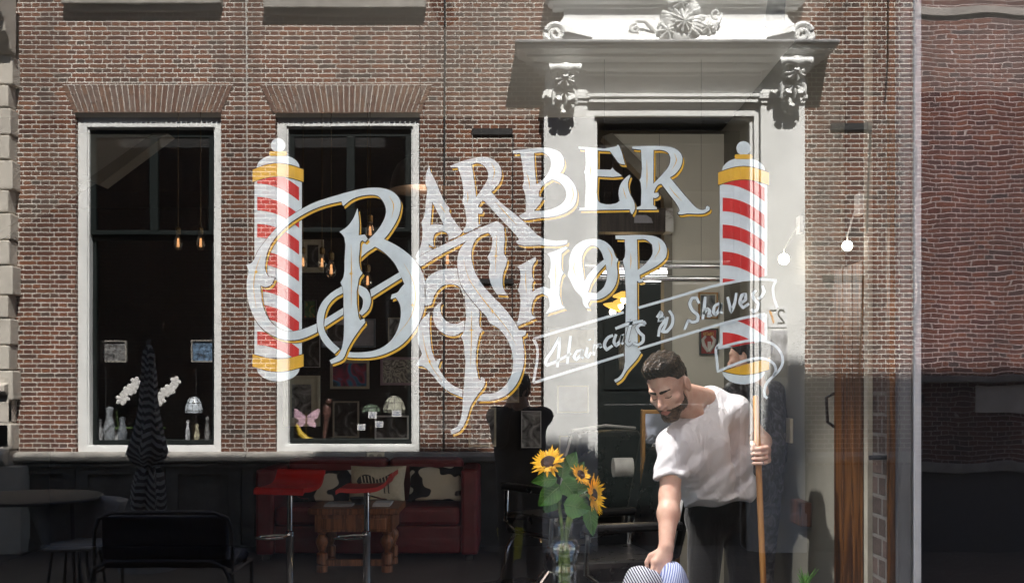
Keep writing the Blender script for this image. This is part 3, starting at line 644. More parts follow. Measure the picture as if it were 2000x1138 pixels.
# ================================================================== THE SHOP
shop = empty('shop_building', (0, .1, 0), 'barber shop front wall around the large window and the glazed door', 'building')
BX0, BX1 = -2.05, 2.25
ZS = .80; ZT = 3.12
s_ = MB()
prof = [(-9, -.02), (9, -.02), (9, 10.72), (4.06, 10.72), (4.0, 10.66), (3.94, 9.93), (1.30, 9.95), (1.22, 10.02), (-.35, 10.02), (-.45, 9.80), (-9, 9.78)]
s_.prism([prof, [(BX0, ZS), (1.401, ZS), (1.401, .10), (BX1, .10), (BX1, ZT), (BX0, ZT)]], -.05, .25)
s_.build('wall', M_shop_brick, shop)
MB().box(-9, 9, .25, 7, 9.4, 9.6).build('roof', M_lead, shop)
M_frame = mat('pale_window_frame', (.50, .51, .52), .4, var=.05)
win = empty('shop_window', (-.35, .0, ZS), 'large shop window painted with white and gold barber lettering and two red striped poles', 'window')
m = MB(); m.prism([[(BX0, ZS), (1.40, ZS), (1.40, ZS + .035), (BX0 + .05, ZS + .035), (BX0 + .05, ZT - .05), (1.40, ZT - .05), (1.40, ZT), (BX0, ZT)]], -.045, .05)
m.build('frame', M_frame, win, bevel=.006)
MB().box(1.350, 1.398, .012, .05, ZS + .035, ZT - .05).box(1.356, 1.390, .008, .0118, ZS + .035, ZT - .05).build('mullion', mat('grey_mullion', (.11, .115, .12), .5, var=.15, scale=3), win, bevel=.003)
M_shopglass = glass_mat('shop_glass', .125, .00028, 2.3)
M_glassback = glass_mat('shop_glass_back', .02, .0004, 1.7, tint=(.97, .98, .975))
pg = MB(); pg.box(BX0 + .05, 1.398, .0, .006, ZS + .035, ZT - .05)
pg.f = pg.f; pg.m = [1] * 6
for i, f in enumerate(pg.f):
    if all(abs(pg.v[q][1]) < 1e-6 for q in f): pg.m[i] = 0
pg.build('glass_pane', [M_shopglass, glass_mat('glass_clear_side', 0.0, 0, 1, tint=(.985, .99, .988))], win)
door = empty('glazed_door', (1.8, 0, .1), 'tall glazed shop door right of the painted window, with a dark handle', 'door')
m = MB(); m.prism([[(1.402, .10), (BX1, .10), (BX1, ZT), (1.402, ZT), (1.402, ZT - .06), (BX1 - .09, ZT - .06), (BX1 - .09, .5), (1.402, .5)]], -.04, .03); m.box(1.404, 1.43, .004, .04, .5, ZT - .06); m.build('frame', M_frame, door, bevel=.005)
pg = MB(); pg.box(1.4036, BX1 - .09, -.004, .002, .5, ZT - .06); pg.m = [1] * 6
for i, f in enumerate(pg.f):
    if all(abs(pg.v[q][1] + .004) < 1e-6 for q in f): pg.m[i] = 0
pg.build('glass_pane', [glass_mat('door_glass', .125, .0006, 6.5, gl=(1, .95, .97)), MATS.get('x') or bpy.data.materials['glass_clear_side']], door)
def G(px, py): return F(px, py, D0)
hx, hz = G(1757, 885)
m = MB(); m.box(hx - .012, hx + .012, .05, .062, hz - .03, hz + .05); m.tube([(hx, .06, hz - .02), (hx, .10, hz - .02), (hx - .07, .105, hz - .022)], .009, 8); m.tube([(hx + .003, .06, hz + .05), (hx + .003, .085, hz + .05), (hx + .003, .085, hz - .01)], .012, 8)
m.build('door_handle', mat('dark_bronze_handle', (.03, .03, .035), .35, metal=.6), door, smooth=True)
# interior shell
M_floor = mat('dark_wood_floor', (.05, .045, .042), .45, var=.25, scale=6)
FZ = .12
MB().box(-4.4, 4.2, .25, 6.2, .0, FZ).build('floor', M_floor, kind='structure')
XR = 1.36
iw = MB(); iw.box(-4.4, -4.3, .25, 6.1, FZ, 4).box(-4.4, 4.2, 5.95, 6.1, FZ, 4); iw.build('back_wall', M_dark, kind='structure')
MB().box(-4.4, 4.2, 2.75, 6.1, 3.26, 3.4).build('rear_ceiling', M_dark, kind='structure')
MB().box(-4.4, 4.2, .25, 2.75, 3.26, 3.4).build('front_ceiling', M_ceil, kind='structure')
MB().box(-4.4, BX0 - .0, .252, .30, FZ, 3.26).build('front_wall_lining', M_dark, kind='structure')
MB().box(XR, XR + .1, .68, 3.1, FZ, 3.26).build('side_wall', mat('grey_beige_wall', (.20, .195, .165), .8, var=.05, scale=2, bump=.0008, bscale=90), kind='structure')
d6 = 6.57
def fp(pts, d): return [F(a, b_, d) for a, b_ in pts]
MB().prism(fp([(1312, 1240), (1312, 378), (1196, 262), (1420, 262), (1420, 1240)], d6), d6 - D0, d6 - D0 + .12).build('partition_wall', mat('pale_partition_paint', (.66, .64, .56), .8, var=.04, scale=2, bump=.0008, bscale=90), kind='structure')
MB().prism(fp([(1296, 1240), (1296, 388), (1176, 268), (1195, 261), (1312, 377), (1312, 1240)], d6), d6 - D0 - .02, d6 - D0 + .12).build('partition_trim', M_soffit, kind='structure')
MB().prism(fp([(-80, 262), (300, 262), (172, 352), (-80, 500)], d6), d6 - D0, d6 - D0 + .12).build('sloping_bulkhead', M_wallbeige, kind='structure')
MB().prism(fp([(300, 262), (330, 262), (196, 362), (172, 352)], d6), d6 - D0 - .02, d6 - D0 + .12).build('bulkhead_trim', M_soffit, kind='structure')
MB().box(-4.3, -4.25, .3, 3, FZ, 3.2).build('left_side_wall', M_wallbeige, kind='structure')
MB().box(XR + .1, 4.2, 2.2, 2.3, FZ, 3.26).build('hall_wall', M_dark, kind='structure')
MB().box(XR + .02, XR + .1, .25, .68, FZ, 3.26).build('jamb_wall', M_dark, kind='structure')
# jamb: exposed brick, white strip, pine boards
MB().box(XR - .012, XR + .02, .06, .258, .3, 3.2).build('brick_jamb', brick_mat('dark_jamb_brick', [(.07, .05, .04), (.05, .035, .03), (.09, .06, .05)], (.13, .12, .11), bw=.16, rh=.075, ms=.008), kind='structure')
MB().box(XR - .03, XR + .02, .26, .30, .3, 3.2).build('jamb_strip', mat('cream_strip', (.35, .33, .27), .6), kind='structure')
def wood_mat(name, a, b_, sc_=6):
    m = bpy.data.materials.new(name); m.use_nodes = True; t = m.node_tree; N = t.nodes; L = t.links; b = N['Principled BSDF']
    tc = N.new('ShaderNodeTexCoord'); mp = N.new('ShaderNodeMapping'); mp.inputs['Scale'].default_value = (8, 8, .55); L.new(tc.outputs['Object'], mp.inputs[0])
    wv = N.new('ShaderNodeTexNoise'); inp(wv, Scale=sc_, Detail=6.0, Distortion=.6); L.new(mp.outputs[0], wv.inputs['Vector'])
    cr = N.new('ShaderNodeValToRGB'); cr.color_ramp.elements[0].position = .42; cr.color_ramp.elements[1].position = .6
    cr.color_ramp.elements[0].color = c4(a); cr.color_ramp.elements[1].color = c4(b_); L.new(wv.outputs['Fac'], cr.inputs[0]); L.new(cr.outputs[0], b.inputs['Base Color']); b.inputs['Roughness'].default_value = .45
    return m
M_pine = wood_mat('orange_pine', (.030, .011, .004), (.12, .048, .011))
pn = empty('pine_door', (XR - .03, .48, FZ), 'orange pine plank door folded back against the right wall', 'door')
for i in range(3):
    y0 = .315 + i * .115; MB().box(XR - .032, XR - .004, y0, y0 + .11, FZ + .01, 2.08).build('plank', M_pine, pn, bevel=.004)
m = MB(); z0 = I(1640, 800, 4.2)[2]; m.tube([(XR - .03, .655, z0 - .07), (XR - .06, .65, z0 - .05), (XR - .065, .65, z0 + .05), (XR - .03, .655, z0 + .07)], .007, 8); m.build('door_handle', M_black, pn, smooth=True)
MB().box(XR - .03, XR - .005, .035, .062, .85, 3.0).build('pine_batten', M_pine, label='narrow pine batten beside the brick jamb', cat='batten')
# little square box and socket on the right wall
y_ = 1.355 * 2000 / 573 - D0; z_ = EYE - 245 * (y_ + D0) / 2000
MB().box(XR - .05, XR - .002, y_ - .09, y_ + .09, z_ - .055, z_ + .055).build('wall_box', wood_mat('dark_walnut', (.03, .012, .006), (.10, .04, .02)), label='small dark wooden box fixed low on the right beige wall', cat='box', bevel=.004)
y_ = 1.355 * 2000 / 543 - D0; z_ = EYE - 85 * (y_ + D0) / 2000
MB().box(XR - .018, XR - .002, y_ - .05, y_ + .05, z_ - .06, z_ + .06).build('light_switch', mat('cream_plastic', (.5, .46, .34), .4), label='cream double light switch on the right wall above the wooden box', cat='switch', bevel=.004)
# display ledge inside the window
MB().box(BX0 + .02, XR - .035, .055, .42, ZS - .05, ZS).build('display_ledge', mat('grey_ledge', (.12, .12, .12), .5), label='dark window ledge inside the shop carrying the vase and towels', cat='ledge', bevel=.006)
# ---------------- lamps
def plight(loc, e, r=.05, c=(1, .86, .66), nm='lamp_glow', parent=None):
    l = bpy.data.lights.new(nm, 'POINT'); l.energy = e; l.color = c; l.shadow_soft_size = r
    o = bpy.data.objects.new(nm, l); col.objects.link(o); o.location = Vector(loc) - (parent_origin(parent) if parent else Vector((0, 0, 0)))
    if parent: o.parent = parent
    return o
M_bulb = mat('lit_globe', (1, 1, 1), .4, emit=(1, .9, .72), es=2.4)
def globe(px, py, d, r, lbl):
    p = I(px, py, d); th = empty('globe_lamp', p, lbl, 'lamp', 'small lit globe bulbs at the right')
    MB().ell(p, (r, r, r), 14).build('bulb', M_bulb, th, smooth=True)
    m = MB(); m.tube([(p[0], p[1], p[2] + r), (p[0], p[1], p[2] + r + .02), (XR - .02 if px > 1500 else p[0], p[1], p[2] + .16)], .003, 6); m.box(XR - .02, XR - .002, p[1] - .03, p[1] + .03, p[2] + .12, p[2] + .2)
    m.build('bracket', mat('white_plastic', (.7, .7, .68), .4), th); return p, th
p1, t1 = globe(1531, 506, 4.80, .026, 'lit round globe bulb hanging over the white doorcase pilaster')
p2, t2 = globe(1655, 480, 3.98, .020, 'lit round globe bulb over the brickwork right of the doorcase')
plight((p1[0] - .08, p1[1], p1[2]), .05, .05, parent=t1); plight((p2[0] - .07, p2[1], p2[2]), .04, .05, parent=t2)
# big dome pendant
p = I(828, 373, 6.0)
dm = empty('dome_pendant', p, 'large dark dome pendant lamp glowing warm underneath, behind the letters', 'lamp')
Rr = .20
MB().lathe([(Rr, 0), (Rr * .99, .03), (Rr * .93, .09), (Rr * .78, .15), (Rr * .5, .195), (.03, .22), (.02, .26)], p, 28).build('lamp_shade', mat('smoked_shade', (.03, .028, .025), .5), dm, smooth=True)
MB().lathe([(0, .0), (Rr * .98, .0), (Rr * .97, .012)], (p[0], p[1], p[2] + .002), 28).build('diffuser', mat('warm_diffuser', (.8, .6, .4), .6, emit=(1, .52, .28), es=.08), dm, smooth=True)
MB().tube([(p[0], p[1], p[2] + .25), (p[0], p[1], 3.26)], .005, 6).build('cord', M_black, dm)
plight((p[0], p[1], p[2] - .08), .4, .1, (1, .6, .35), parent=dm)
# yellow disc pendants
for i, (px, py, d, rr, tilt, lbl) in enumerate(((1218, 577, 7.6, .085, .05, 'topmost of the three glowing yellow disc lamps'), (1212, 590, 8.2, .075, .1, 'middle one of the three glowing yellow disc lamps'), (1196, 600, 7.0, .065, -.4, 'lowest, tilted one of the three glowing yellow disc lamps'))):
    p = I(px, py, d); th = empty('disc_pendant', p, lbl, 'lamp', 'glowing yellow disc lamps behind the lettering')
    M_ = Vector((math.sin(-tilt), -.25, math.cos(tilt))).normalized()
    MB().lathe([(0, .03), (.02, .03), (rr, .0), (rr, -.006), (0, -.002)], p, 22, ax=M_).build('lamp_shade', mat('yellow_disc', (.8, .55, .12), .5, emit=(1, .55, .10), es=.16), th, smooth=True)
    MB().ell((p[0], p[1] - .02, p[2] - .035), (.022, .022, .025), 10).build('bulb', M_bulb, th, smooth=True)
    MB().tube([(p[0], p[1], p[2] + .02), (p[0], p[1], 3.26)], .003, 5).build('cord', M_black, th)
    plight((p[0], p[1] - .1, p[2] - .12), .3, .05, (1, .7, .35), parent=th)
# edison bulbs
M_fil = mat('filament', (1, .6, .3), .5, emit=(1, .5, .2), es=.20)
M_clear = glass_mat('clear_bulb_glass', .10, 0, 1, tint=(.93, .9, .86))
def edison(px, py, d, lbl):
    p = I(px, py, d); th = empty('edison_bulb', p, lbl, 'light bulb', 'hanging filament bulbs')
    z = p[2]; MB().lathe([(.004, -.05), (.024, -.035), (.031, -.01), (.026, .02), (.014, .045), (.012, .055)], p, 16).build('glass_bulb', M_clear, th, smooth=True)
    m = MB()
    for k in range(4):
        a = k * 1.57; m.tube([(p[0] + .007 * math.cos(a), p[1] + .007 * math.sin(a), z - .022), (p[0] + .004 * math.cos(a), p[1] + .004 * math.sin(a), z + .03)], .0012, 5)
    m.build('filament', M_fil, th)
    m = MB(); m.lathe([(.014, .055), (.016, .06), (.016, .09), (.006, .10)], p, 12); m.tube([(p[0], p[1], z + .1), (p[0], p[1], 3.26)], .0022, 5); m.build('lamp_holder', mat('dark_brass', (.10, .07, .03), .4, metal=.8), th, smooth=True)
for a in ((348, 475, 6.2, 'left one of the two filament bulbs in the left window'), (392, 475, 6.2, 'right one of the two filament bulbs in the left window'), (592, 513, 6.4, 'filament bulb beside the left barber pole'), (629, 514, 6.2, 'filament bulb over the cream frame, second from the pole'), (647, 527, 5.6, 'large filament bulb left of the big letter stem'), (718, 549, 6.0, 'filament bulb inside the lower bowl of the big B'), (723, 452, 6.0, 'filament bulb inside the upper bowl of the big B'), (874, 508, 5.8, 'filament bulb hanging over the brickwork left of the S')):
    edison(*a)
# tube light across the doorway
a0 = I(1142, 530, 5.2); a1 = I(1408, 530, 5.2)
tl = empty('tube_lamp', ((a0[0] + a1[0]) / 2, a0[1], a0[2]), 'long chrome tube lamp hung across the doorway reflection', 'lamp')
for dz in (.028, -.036): MB().tube([(a0[0], a0[1], a0[2] + dz), (a1[0], a1[1], a1[2] + dz)], .015, 10).build('chrome_rail', mat('bright_chrome', (.85, .85, .85), .12, metal=1), tl, smooth=True)
MB().tube([(a0[0] + .05, a0[1] + .01, a0[2] - .002), (a0[0] + .42, a0[1] + .01, a0[2] - .002)], .010, 10).build('tube', mat('lit_tube', (1, 1, 1), .5, emit=(.95, .95, 1), es=.35), tl, smooth=True)
for x in (a0[0] + .1, a1[0] - .1): MB().tube([(x, a0[1], a0[2] + .03), (x, a0[1], 3.26)], .0008, 5).build('hanging_wire', M_black, tl)
plight(((a0[0] + a1[0]) / 2, a0[1] + .03, a0[2] - .05), 1.6, .12, (1, .97, .9), parent=tl)
# added spot lamps, out of view under the front ceiling, to brighten the barber
rail = empty('added_spot_rail', (.3, .5, 3.2), 'added black rail with fill spot lamps, unseen above the shop window', 'lamp')
MB().box(-1.6, 1.2, .47, .50, 3.23, 3.26).build('rail', M_black, rail)
for x, tx_, ty_, tz_, e in ((-.30, .62, .62, 1.2, 46), (1.05, .90, .55, 1.3, 5)):
    m = MB(); ax = Vector((tx_ - x, ty_ - .48, tz_ - 3.12)).normalized(); m.lathe([(.03, 0), (.035, .02), (.04, .12), (.034, .12), (.03, .03)], (x, .485, 3.15), 14, ax=ax); m.tube([(x, .485, 3.23), (x, .485, 3.14)], .008, 6); m.build('fill_spot_head', M_black, rail, smooth=True)
    l = bpy.data.lights.new('fill_spot', 'SPOT'); l.energy = e; l.spot_size = R(46); l.spot_blend = .7; l.shadow_soft_size = .03; l.color = (1, .95, .9)
    o = bpy.data.objects.new('fill_spot', l); col.objects.link(o); o.parent = rail; o.location = Vector((x, .485, 3.15)) + ax * .13 - Vector(rail.location); o.rotation_euler = ax.to_track_quat('-Z', 'Y').to_euler()
# ================================================================== LETTERING painted on the inside of the glass
def paint(name, c, rough=.45):
    return mat(name, c, rough, var=.07, scale=22, bump=.0004, bscale=90)
PW = [paint('sign_white', (.72, .83, .86)), paint('sign_black', (.015, .012, .012)), paint('sign_gold', (.85, .50, .035)), paint('sign_red', (.66, .012, .012))]
YW, YK, YG, YK2 = .0090, .0100, .0110, .0120
def crop(ox_, oy_, s_): return lambda pts: [(ox_ + a / s_, oy_ + b_ / s_) for a, b_ in pts]
cA = crop(470, 350, 2.845); cS = crop(800, 420, 2.586); cB = crop(800, 270, 4.553); cE = crop(1100, 270, 5.69); cH = crop(1000, 440, 3.556); cN = crop(1030, 530, 3.846)
def GG(pts): return [G(a, b_) for a, b_ in pts]
def quads(m, pts, wd, y, mi, closed=False, dx=0, dy=0):
    for q4 in ribbon(pts, wd, closed): m.add([(*G(a + dx, b_ + dy),) for a, b_ in q4] and [(G(a + dx, b_ + dy)[0], y, G(a + dx, b_ + dy)[1]) for a, b_ in q4], [(0, 1, 2, 3)], mi)
def letter(m, loops, lift=0.0, shadow=(3.9, 5.4), step=3, ol=1.7):
    sm = [smooth_path(lp, closed=True, step=step) for lp in loops]
    m.sheet([GG(l) for l in sm], YW - lift, 0)
    for l in sm: quads(m, l, ol, YK - lift, 1, True)
    if shadow:
        m.sheet([GG([(a + shadow[0], b_ + shadow[1]) for a, b_ in l]) for l in sm], YG - lift, 2)
        for l in sm: quads(m, l, ol, YK2 - lift, 1, True, shadow[0], shadow[1])
        # dark hairline separating letter and gold edge
        for l in sm: quads(m, l, 2.6, YK + .0004 - lift, 1, True, .5, .7)
def stroke(m, pts, wd, y=YW, mi=0, dx=0, dy=0, step=5): quads(m, smooth_path(pts, step=step), wd, y, mi, False, dx, dy)
def inline(m, pts, wd=1.6, lift=0): stroke(m, pts, [.2, wd, .2], YW - .0006 - lift, 2)
# --- BARBER
m = MB()
letter(m, [cB([(172, 240), (146, 310), (140, 400), (154, 445), (142, 560), (128, 690), (105, 745), (113, 800), (96, 960), (52, 1045), (56, 1072), (120, 1040), (205, 985), (165, 962), (167, 935), (215, 965), (205, 905), (218, 850), (262, 822), (318, 828), (345, 862), (340, 905), (450, 850), (470, 822), (430, 775), (350, 650), (350, 612), (320, 580), (250, 430), (205, 330), (186, 300)]), cB([(198, 560), (182, 770), (225, 758), (302, 770), (250, 655)])])
letter(m, [cB([(360, 240), (450, 205), (560, 175), (660, 162), (740, 182), (800, 240), (818, 310), (800, 385), (755, 440), (725, 472), (800, 560), (950, 680), (1080, 800), (1160, 872), (1260, 905), (1405, 903), (1400, 930), (1365, 945), (1150, 945), (970, 940), (945, 920), (972, 895), (940, 850), (830, 735), (760, 660), (662, 550), (640, 550), (612, 590), (607, 612), (632, 608), (652, 640), (640, 665), (606, 665), (608, 760), (640, 765), (500, 832), (470, 822), (500, 770), (485, 600), (465, 550), (476, 520), (470, 400), (440, 290), (425, 250), (366, 256)]), cB([(548, 225), (600, 213), (650, 232), (690, 280), (696, 350), (660, 420), (590, 522), (575, 400), (560, 300)])])
letter(m, [cB([(915, 105), (1050, 90), (1180, 80), (1260, 85), (1340, 120), (1375, 190), (1370, 250), (1340, 302), (1400, 330), (1450, 380), (1482, 440), (1490, 500), (1468, 590), (1400, 650), (1280, 690), (1150, 702), (1010, 716), (970, 685), (1035, 650), (1030, 500), (1005, 420), (1016, 380), (1005, 250), (985, 127), (920, 130)]), cB([(1105, 125), (1180, 118), (1240, 160), (1258, 220), (1240, 290), (1180, 370), (1127, 405), (1115, 300)]), cB([(1150, 470), (1200, 400), (1270, 358), (1330, 385), (1380, 440), (1395, 500), (1370, 560), (1300, 610), (1200, 640), (1105, 640), (1155, 582), (1190, 525), (1150, 515)])])
letter(m, [cE([(170, 85), (590, 85), (612, 62), (630, 90), (690, 285), (630, 275), (580, 215), (520, 135), (385, 130), (385, 340), (530, 345), (550, 320), (575, 352), (655, 408), (640, 416), (385, 416), (387, 680), (420, 716), (590, 718), (630, 690), (618, 600), (635, 520), (680, 450), (740, 400), (748, 412), (722, 500), (740, 600), (790, 700), (800, 780), (770, 842), (755, 825), (742, 785), (178, 795), (182, 768), (240, 765), (244, 400), (233, 370), (245, 340), (245, 120), (172, 110)])])
letter(m, [cE([(770, 85), (1150, 85), (1250, 110), (1310, 160), (1330, 220), (1310, 310), (1250, 390), (1190, 430), (1290, 550), (1400, 680), (1490, 770), (1550, 792), (1590, 780), (1590, 757), (1612, 745), (1635, 765), (1630, 795), (1580, 825), (1500, 835), (1390, 830), (1290, 840), (1272, 825), (1300, 800), (1280, 750), (1170, 600), (1095, 500), (1060, 512), (1020, 572), (1012, 602), (1062, 600), (1070, 635), (1030, 660), (1004, 655), (1004, 738), (1045, 765), (1045, 785), (820, 785), (822, 762), (867, 745), (865, 490), (851, 460), (868, 430), (868, 122), (770, 110)]), cE([(1008, 125), (1100, 125), (1170, 155), (1195, 220), (1180, 300), (1110, 390), (1005, 500)])])
for pts in (cB([(265, 580), (290, 620), (320, 665)]), cB([(512, 470), (518, 530), (512, 570)]), cB([(728, 215), (755, 280), (735, 380)]), cB([(760, 560), (850, 660), (955, 770)]), cB([(1040, 300), (1062, 380), (1068, 450)]), cB([(1440, 410), (1458, 500), (1430, 580)]), cE([(300, 290), (305, 350), (302, 420)]), cE([(665, 540), (685, 610), (705, 670)]), cE([(932, 230), (935, 420), (932, 560)]), cE([(1240, 160), (1262, 240), (1210, 350)]), cE([(1180, 530), (1250, 620), (1320, 690)])): inline(m, pts)
m.build('painted_word', PW, win, label='white painted word BARBER with gold edges, arched across the window', fix=False)
# --- SHOP (without the large S)
m = MB()
letter(m, [cH([(165, 215), (100, 250), (38, 285), (56, 310), (48, 430), (40, 450), (54, 472), (45, 640), (25, 700), (165, 640), (140, 620), (136, 560), (165, 490), (210, 468), (250, 490), (262, 560), (232, 612), (370, 570), (345, 545), (345, 350), (360, 330), (345, 300), (345, 192), (388, 155), (375, 143), (245, 195), (265, 225), (260, 330), (250, 352), (264, 372), (265, 440), (220, 425), (178, 435), (142, 460), (140, 400), (152, 380), (140, 350), (145, 272), (166, 240)])])
letter(m, [cH([(560, 92), (640, 105), (700, 160), (726, 222), (740, 232), (730, 262), (735, 340), (720, 410), (680, 468), (610, 510), (545, 515), (530, 545), (540, 572), (515, 572), (498, 550), (485, 500), (440, 450), (400, 370), (388, 345), (396, 300), (400, 220), (430, 150), (490, 105)]), cH([(555, 135), (515, 160), (487, 220), (492, 300), (505, 385), (530, 340), (585, 280), (640, 235), (620, 180), (590, 145)]), cH([(652, 268), (600, 325), (550, 400), (530, 462), (590, 470), (640, 425), (662, 350)])])
letter(m, [cH([(720, 68), (920, 65), (1000, 75), (1055, 110), (1078, 160), (1070, 220), (1020, 270), (950, 310), (888, 342), (890, 372), (915, 370), (912, 388), (885, 395), (870, 382), (870, 480), (875, 800), (877, 850), (898, 880), (870, 925), (800, 1005), (760, 1065), (722, 1090), (710, 1072), (748, 1050), (780, 990), (785, 850), (785, 300), (773, 240), (785, 215), (785, 95), (722, 92)]), cH([(870, 95), (930, 95), (975, 130), (978, 195), (935, 258), (875, 308)])])
for pts in (cH([(97, 310), (95, 370), (100, 470)]), cH([(300, 260), (305, 340), (300, 420)]), cH([(440, 240), (430, 300), (445, 350)]), cH([(665, 150), (695, 210), (690, 290)]), cH([(826, 190), (828, 245), (824, 300)]), cH([(1020, 110), (1028, 160), (990, 230)])): inline(m, pts)
m.build('painted_word', PW, win, label='white painted letters HOP with gold edges, following the big S', fix=False)
# --- big ornate B
m = MB()
letter(m, [cA([(795, 330), (850, 255), (880, 190), (886, 120), (855, 75), (800, 50), (730, 44), (650, 55), (520, 90), (400, 130), (300, 185), (220, 245), (150, 320), (90, 400), (58, 462), (28, 473), (40, 505), (31, 560), (34, 650), (52, 720), (92, 800), (150, 852), (220, 885), (300, 892), (360, 877), (422, 848), (420, 800), (340, 832), (260, 845), (200, 822), (150, 772), (120, 702), (108, 640), (106, 585), (132, 597), (165, 585), (187, 545), (152, 540), (132, 505), (135, 440), (158, 370), (200, 308), (260, 250), (330, 202), (400, 165), (480, 137), (558, 120), (566, 147), (620, 106), (700, 85), (760, 90), (795, 130), (806, 180), (790, 232), (750, 292), (700, 340), (655, 382), (655, 442), (700, 402), (745, 372)])])
letter(m, [cA([(745, 372), (790, 400), (850, 460), (882, 520), (908, 580), (888, 602), (872, 625), (838, 638), (832, 665), (860, 655), (882, 690), (888, 760), (870, 832), (830, 898), (770, 940), (700, 957), (620, 960), (580, 955), (566, 985), (650, 990), (740, 985), (820, 960), (900, 912), (960, 842), (1000, 772), (1024, 680), (1027, 600), (1010, 520), (960, 440), (880, 375), (795, 330)])])
letter(m, [cA([(565, 590), (500, 630), (445, 690), (422, 760), (428, 840), (460, 910), (520, 968), (548, 940), (495, 890), (462, 830), (460, 770), (482, 700), (522, 655), (568, 630)])], lift=.0012)
letter(m, [cA([(655, 585), (700, 610), (722, 662), (708, 720), (672, 755), (655, 742), (674, 710), (676, 662), (655, 635)])], lift=.0012)
letter(m, [cA([(465, 775), (568, 712), (568, 750), (460, 820)])]); letter(m, [cA([(718, 612), (880, 515), (892, 545), (724, 652)])])
letter(m, [cA([(648, 158), (656, 230), (655, 310), (688, 305), (705, 330), (690, 347), (674, 337), (664, 347), (660, 385), (655, 450), (664, 500), (676, 520), (655, 552), (653, 760), (662, 782), (686, 772), (690, 795), (660, 832), (620, 890), (592, 940), (565, 998), (502, 1025), (492, 1005), (540, 975), (562, 930), (572, 850), (570, 700), (566, 605), (553, 572), (570, 540), (575, 450), (574, 322), (548, 290), (590, 262), (625, 215)])], lift=.0024)
for pts in (cA([(110, 420), (80, 510), (70, 600), (85, 720)]), cA([(825, 92), (848, 140), (838, 215)]), cA([(905, 465), (955, 560), (970, 650), (945, 760), (850, 885)]), cA([(612, 360), (614, 520), (612, 720)])): inline(m, pts, 1.7, .0024)
for c in ((84, 512), (612, 523), (955, 698)):
    a, b_ = cA([c])[0]; m.sheet(GG([(a, b_ - 5), (a + 1.2, b_ - 1.2), (a + 4, b_), (a + 1.2, b_ + 1.2), (a, b_ + 5), (a - 1.2, b_ + 1.2), (a - 4, b_), (a - 1.2, b_ - 1.2)]), YW - .0034, 2)
m.build('painted_initial', PW, win, label='big ornate white initial B with a sweeping tail over the left pole', fix=False)
# --- big ornate S with its looping stem
m = MB()
letter(m, [cS([(28, 228), (55, 205), (150, 158), (250, 112), (350, 66), (440, 28), (474, 52), (480, 120), (476, 190), (492, 225), (470, 300), (472, 365), (492, 402), (440, 398), (410, 345), (400, 290), (406, 240), (392, 212), (408, 182), (416, 110), (396, 85), (352, 103), (320, 145), (310, 200), (322, 265), (360, 340), (420, 410), (470, 460), (532, 542), (552, 580), (588, 582), (585, 602), (567, 612), (578, 700), (570, 780), (535, 860), (480, 912), (420, 932), (340, 935), (368, 903), (430, 897), (485, 857), (515, 800), (522, 720), (500, 640), (450, 572), (400, 537), (388, 512), (345, 465), (300, 410), (260, 350), (242, 270), (242, 210), (258, 165), (290, 128), (170, 188), (55, 258)])], lift=.0036)
letter(m, [cS([(80, 330), (120, 290), (180, 270), (238, 266), (262, 320), (290, 380), (288, 430), (268, 395), (252, 362), (215, 345), (170, 352), (130, 390), (108, 450), (78, 457)])])
letter(m, [cS([(275, 360), (312, 420), (350, 470), (352, 560), (369, 575), (350, 605), (345, 818), (358, 835), (362, 817), (380, 825), (378, 855), (345, 902), (308, 960), (282, 1040), (250, 1088), (212, 1104), (203, 1086), (240, 1065), (262, 1010), (268, 940), (272, 640), (258, 612), (275, 588)])], lift=.0012)
letter(m, [cS([(162, 435), (125, 465), (118, 510), (135, 565), (180, 600), (230, 605), (275, 582), (275, 530), (235, 548), (190, 538), (162, 505), (152, 465)])])
letter(m, [cS([(100, 490), (58, 530), (40, 590), (45, 650), (62, 700), (30, 757), (70, 763), (110, 800), (150, 850), (200, 890), (265, 917), (267, 880), (220, 860), (175, 820), (142, 765), (156, 722), (130, 735), (112, 690), (100, 600), (98, 540)])])
for pts in (cS([(272, 225), (300, 320), (360, 410), (420, 485), (490, 570), (540, 655)]), cS([(440, 100), (436, 200), (434, 290)]), cS([(312, 480), (312, 600), (308, 760)]), cS([(65, 590), (80, 680), (110, 760), (165, 840)])): inline(m, pts, 1.7, .0036)
for c in ((418, 485), (436, 205), (312, 580), (100, 738)):
    a, b_ = cS([c])[0]; m.sheet(GG([(a, b_ - 5), (a + 1.2, b_ - 1.2), (a + 4, b_), (a + 1.2, b_ + 1.2), (a, b_ + 5), (a - 1.2, b_ + 1.2), (a - 4, b_), (a - 1.2, b_ - 1.2)]), YW - .0046, 2)
m.build('painted_initial', PW, win, label='big ornate white S wound around a long downward tail', fix=False)
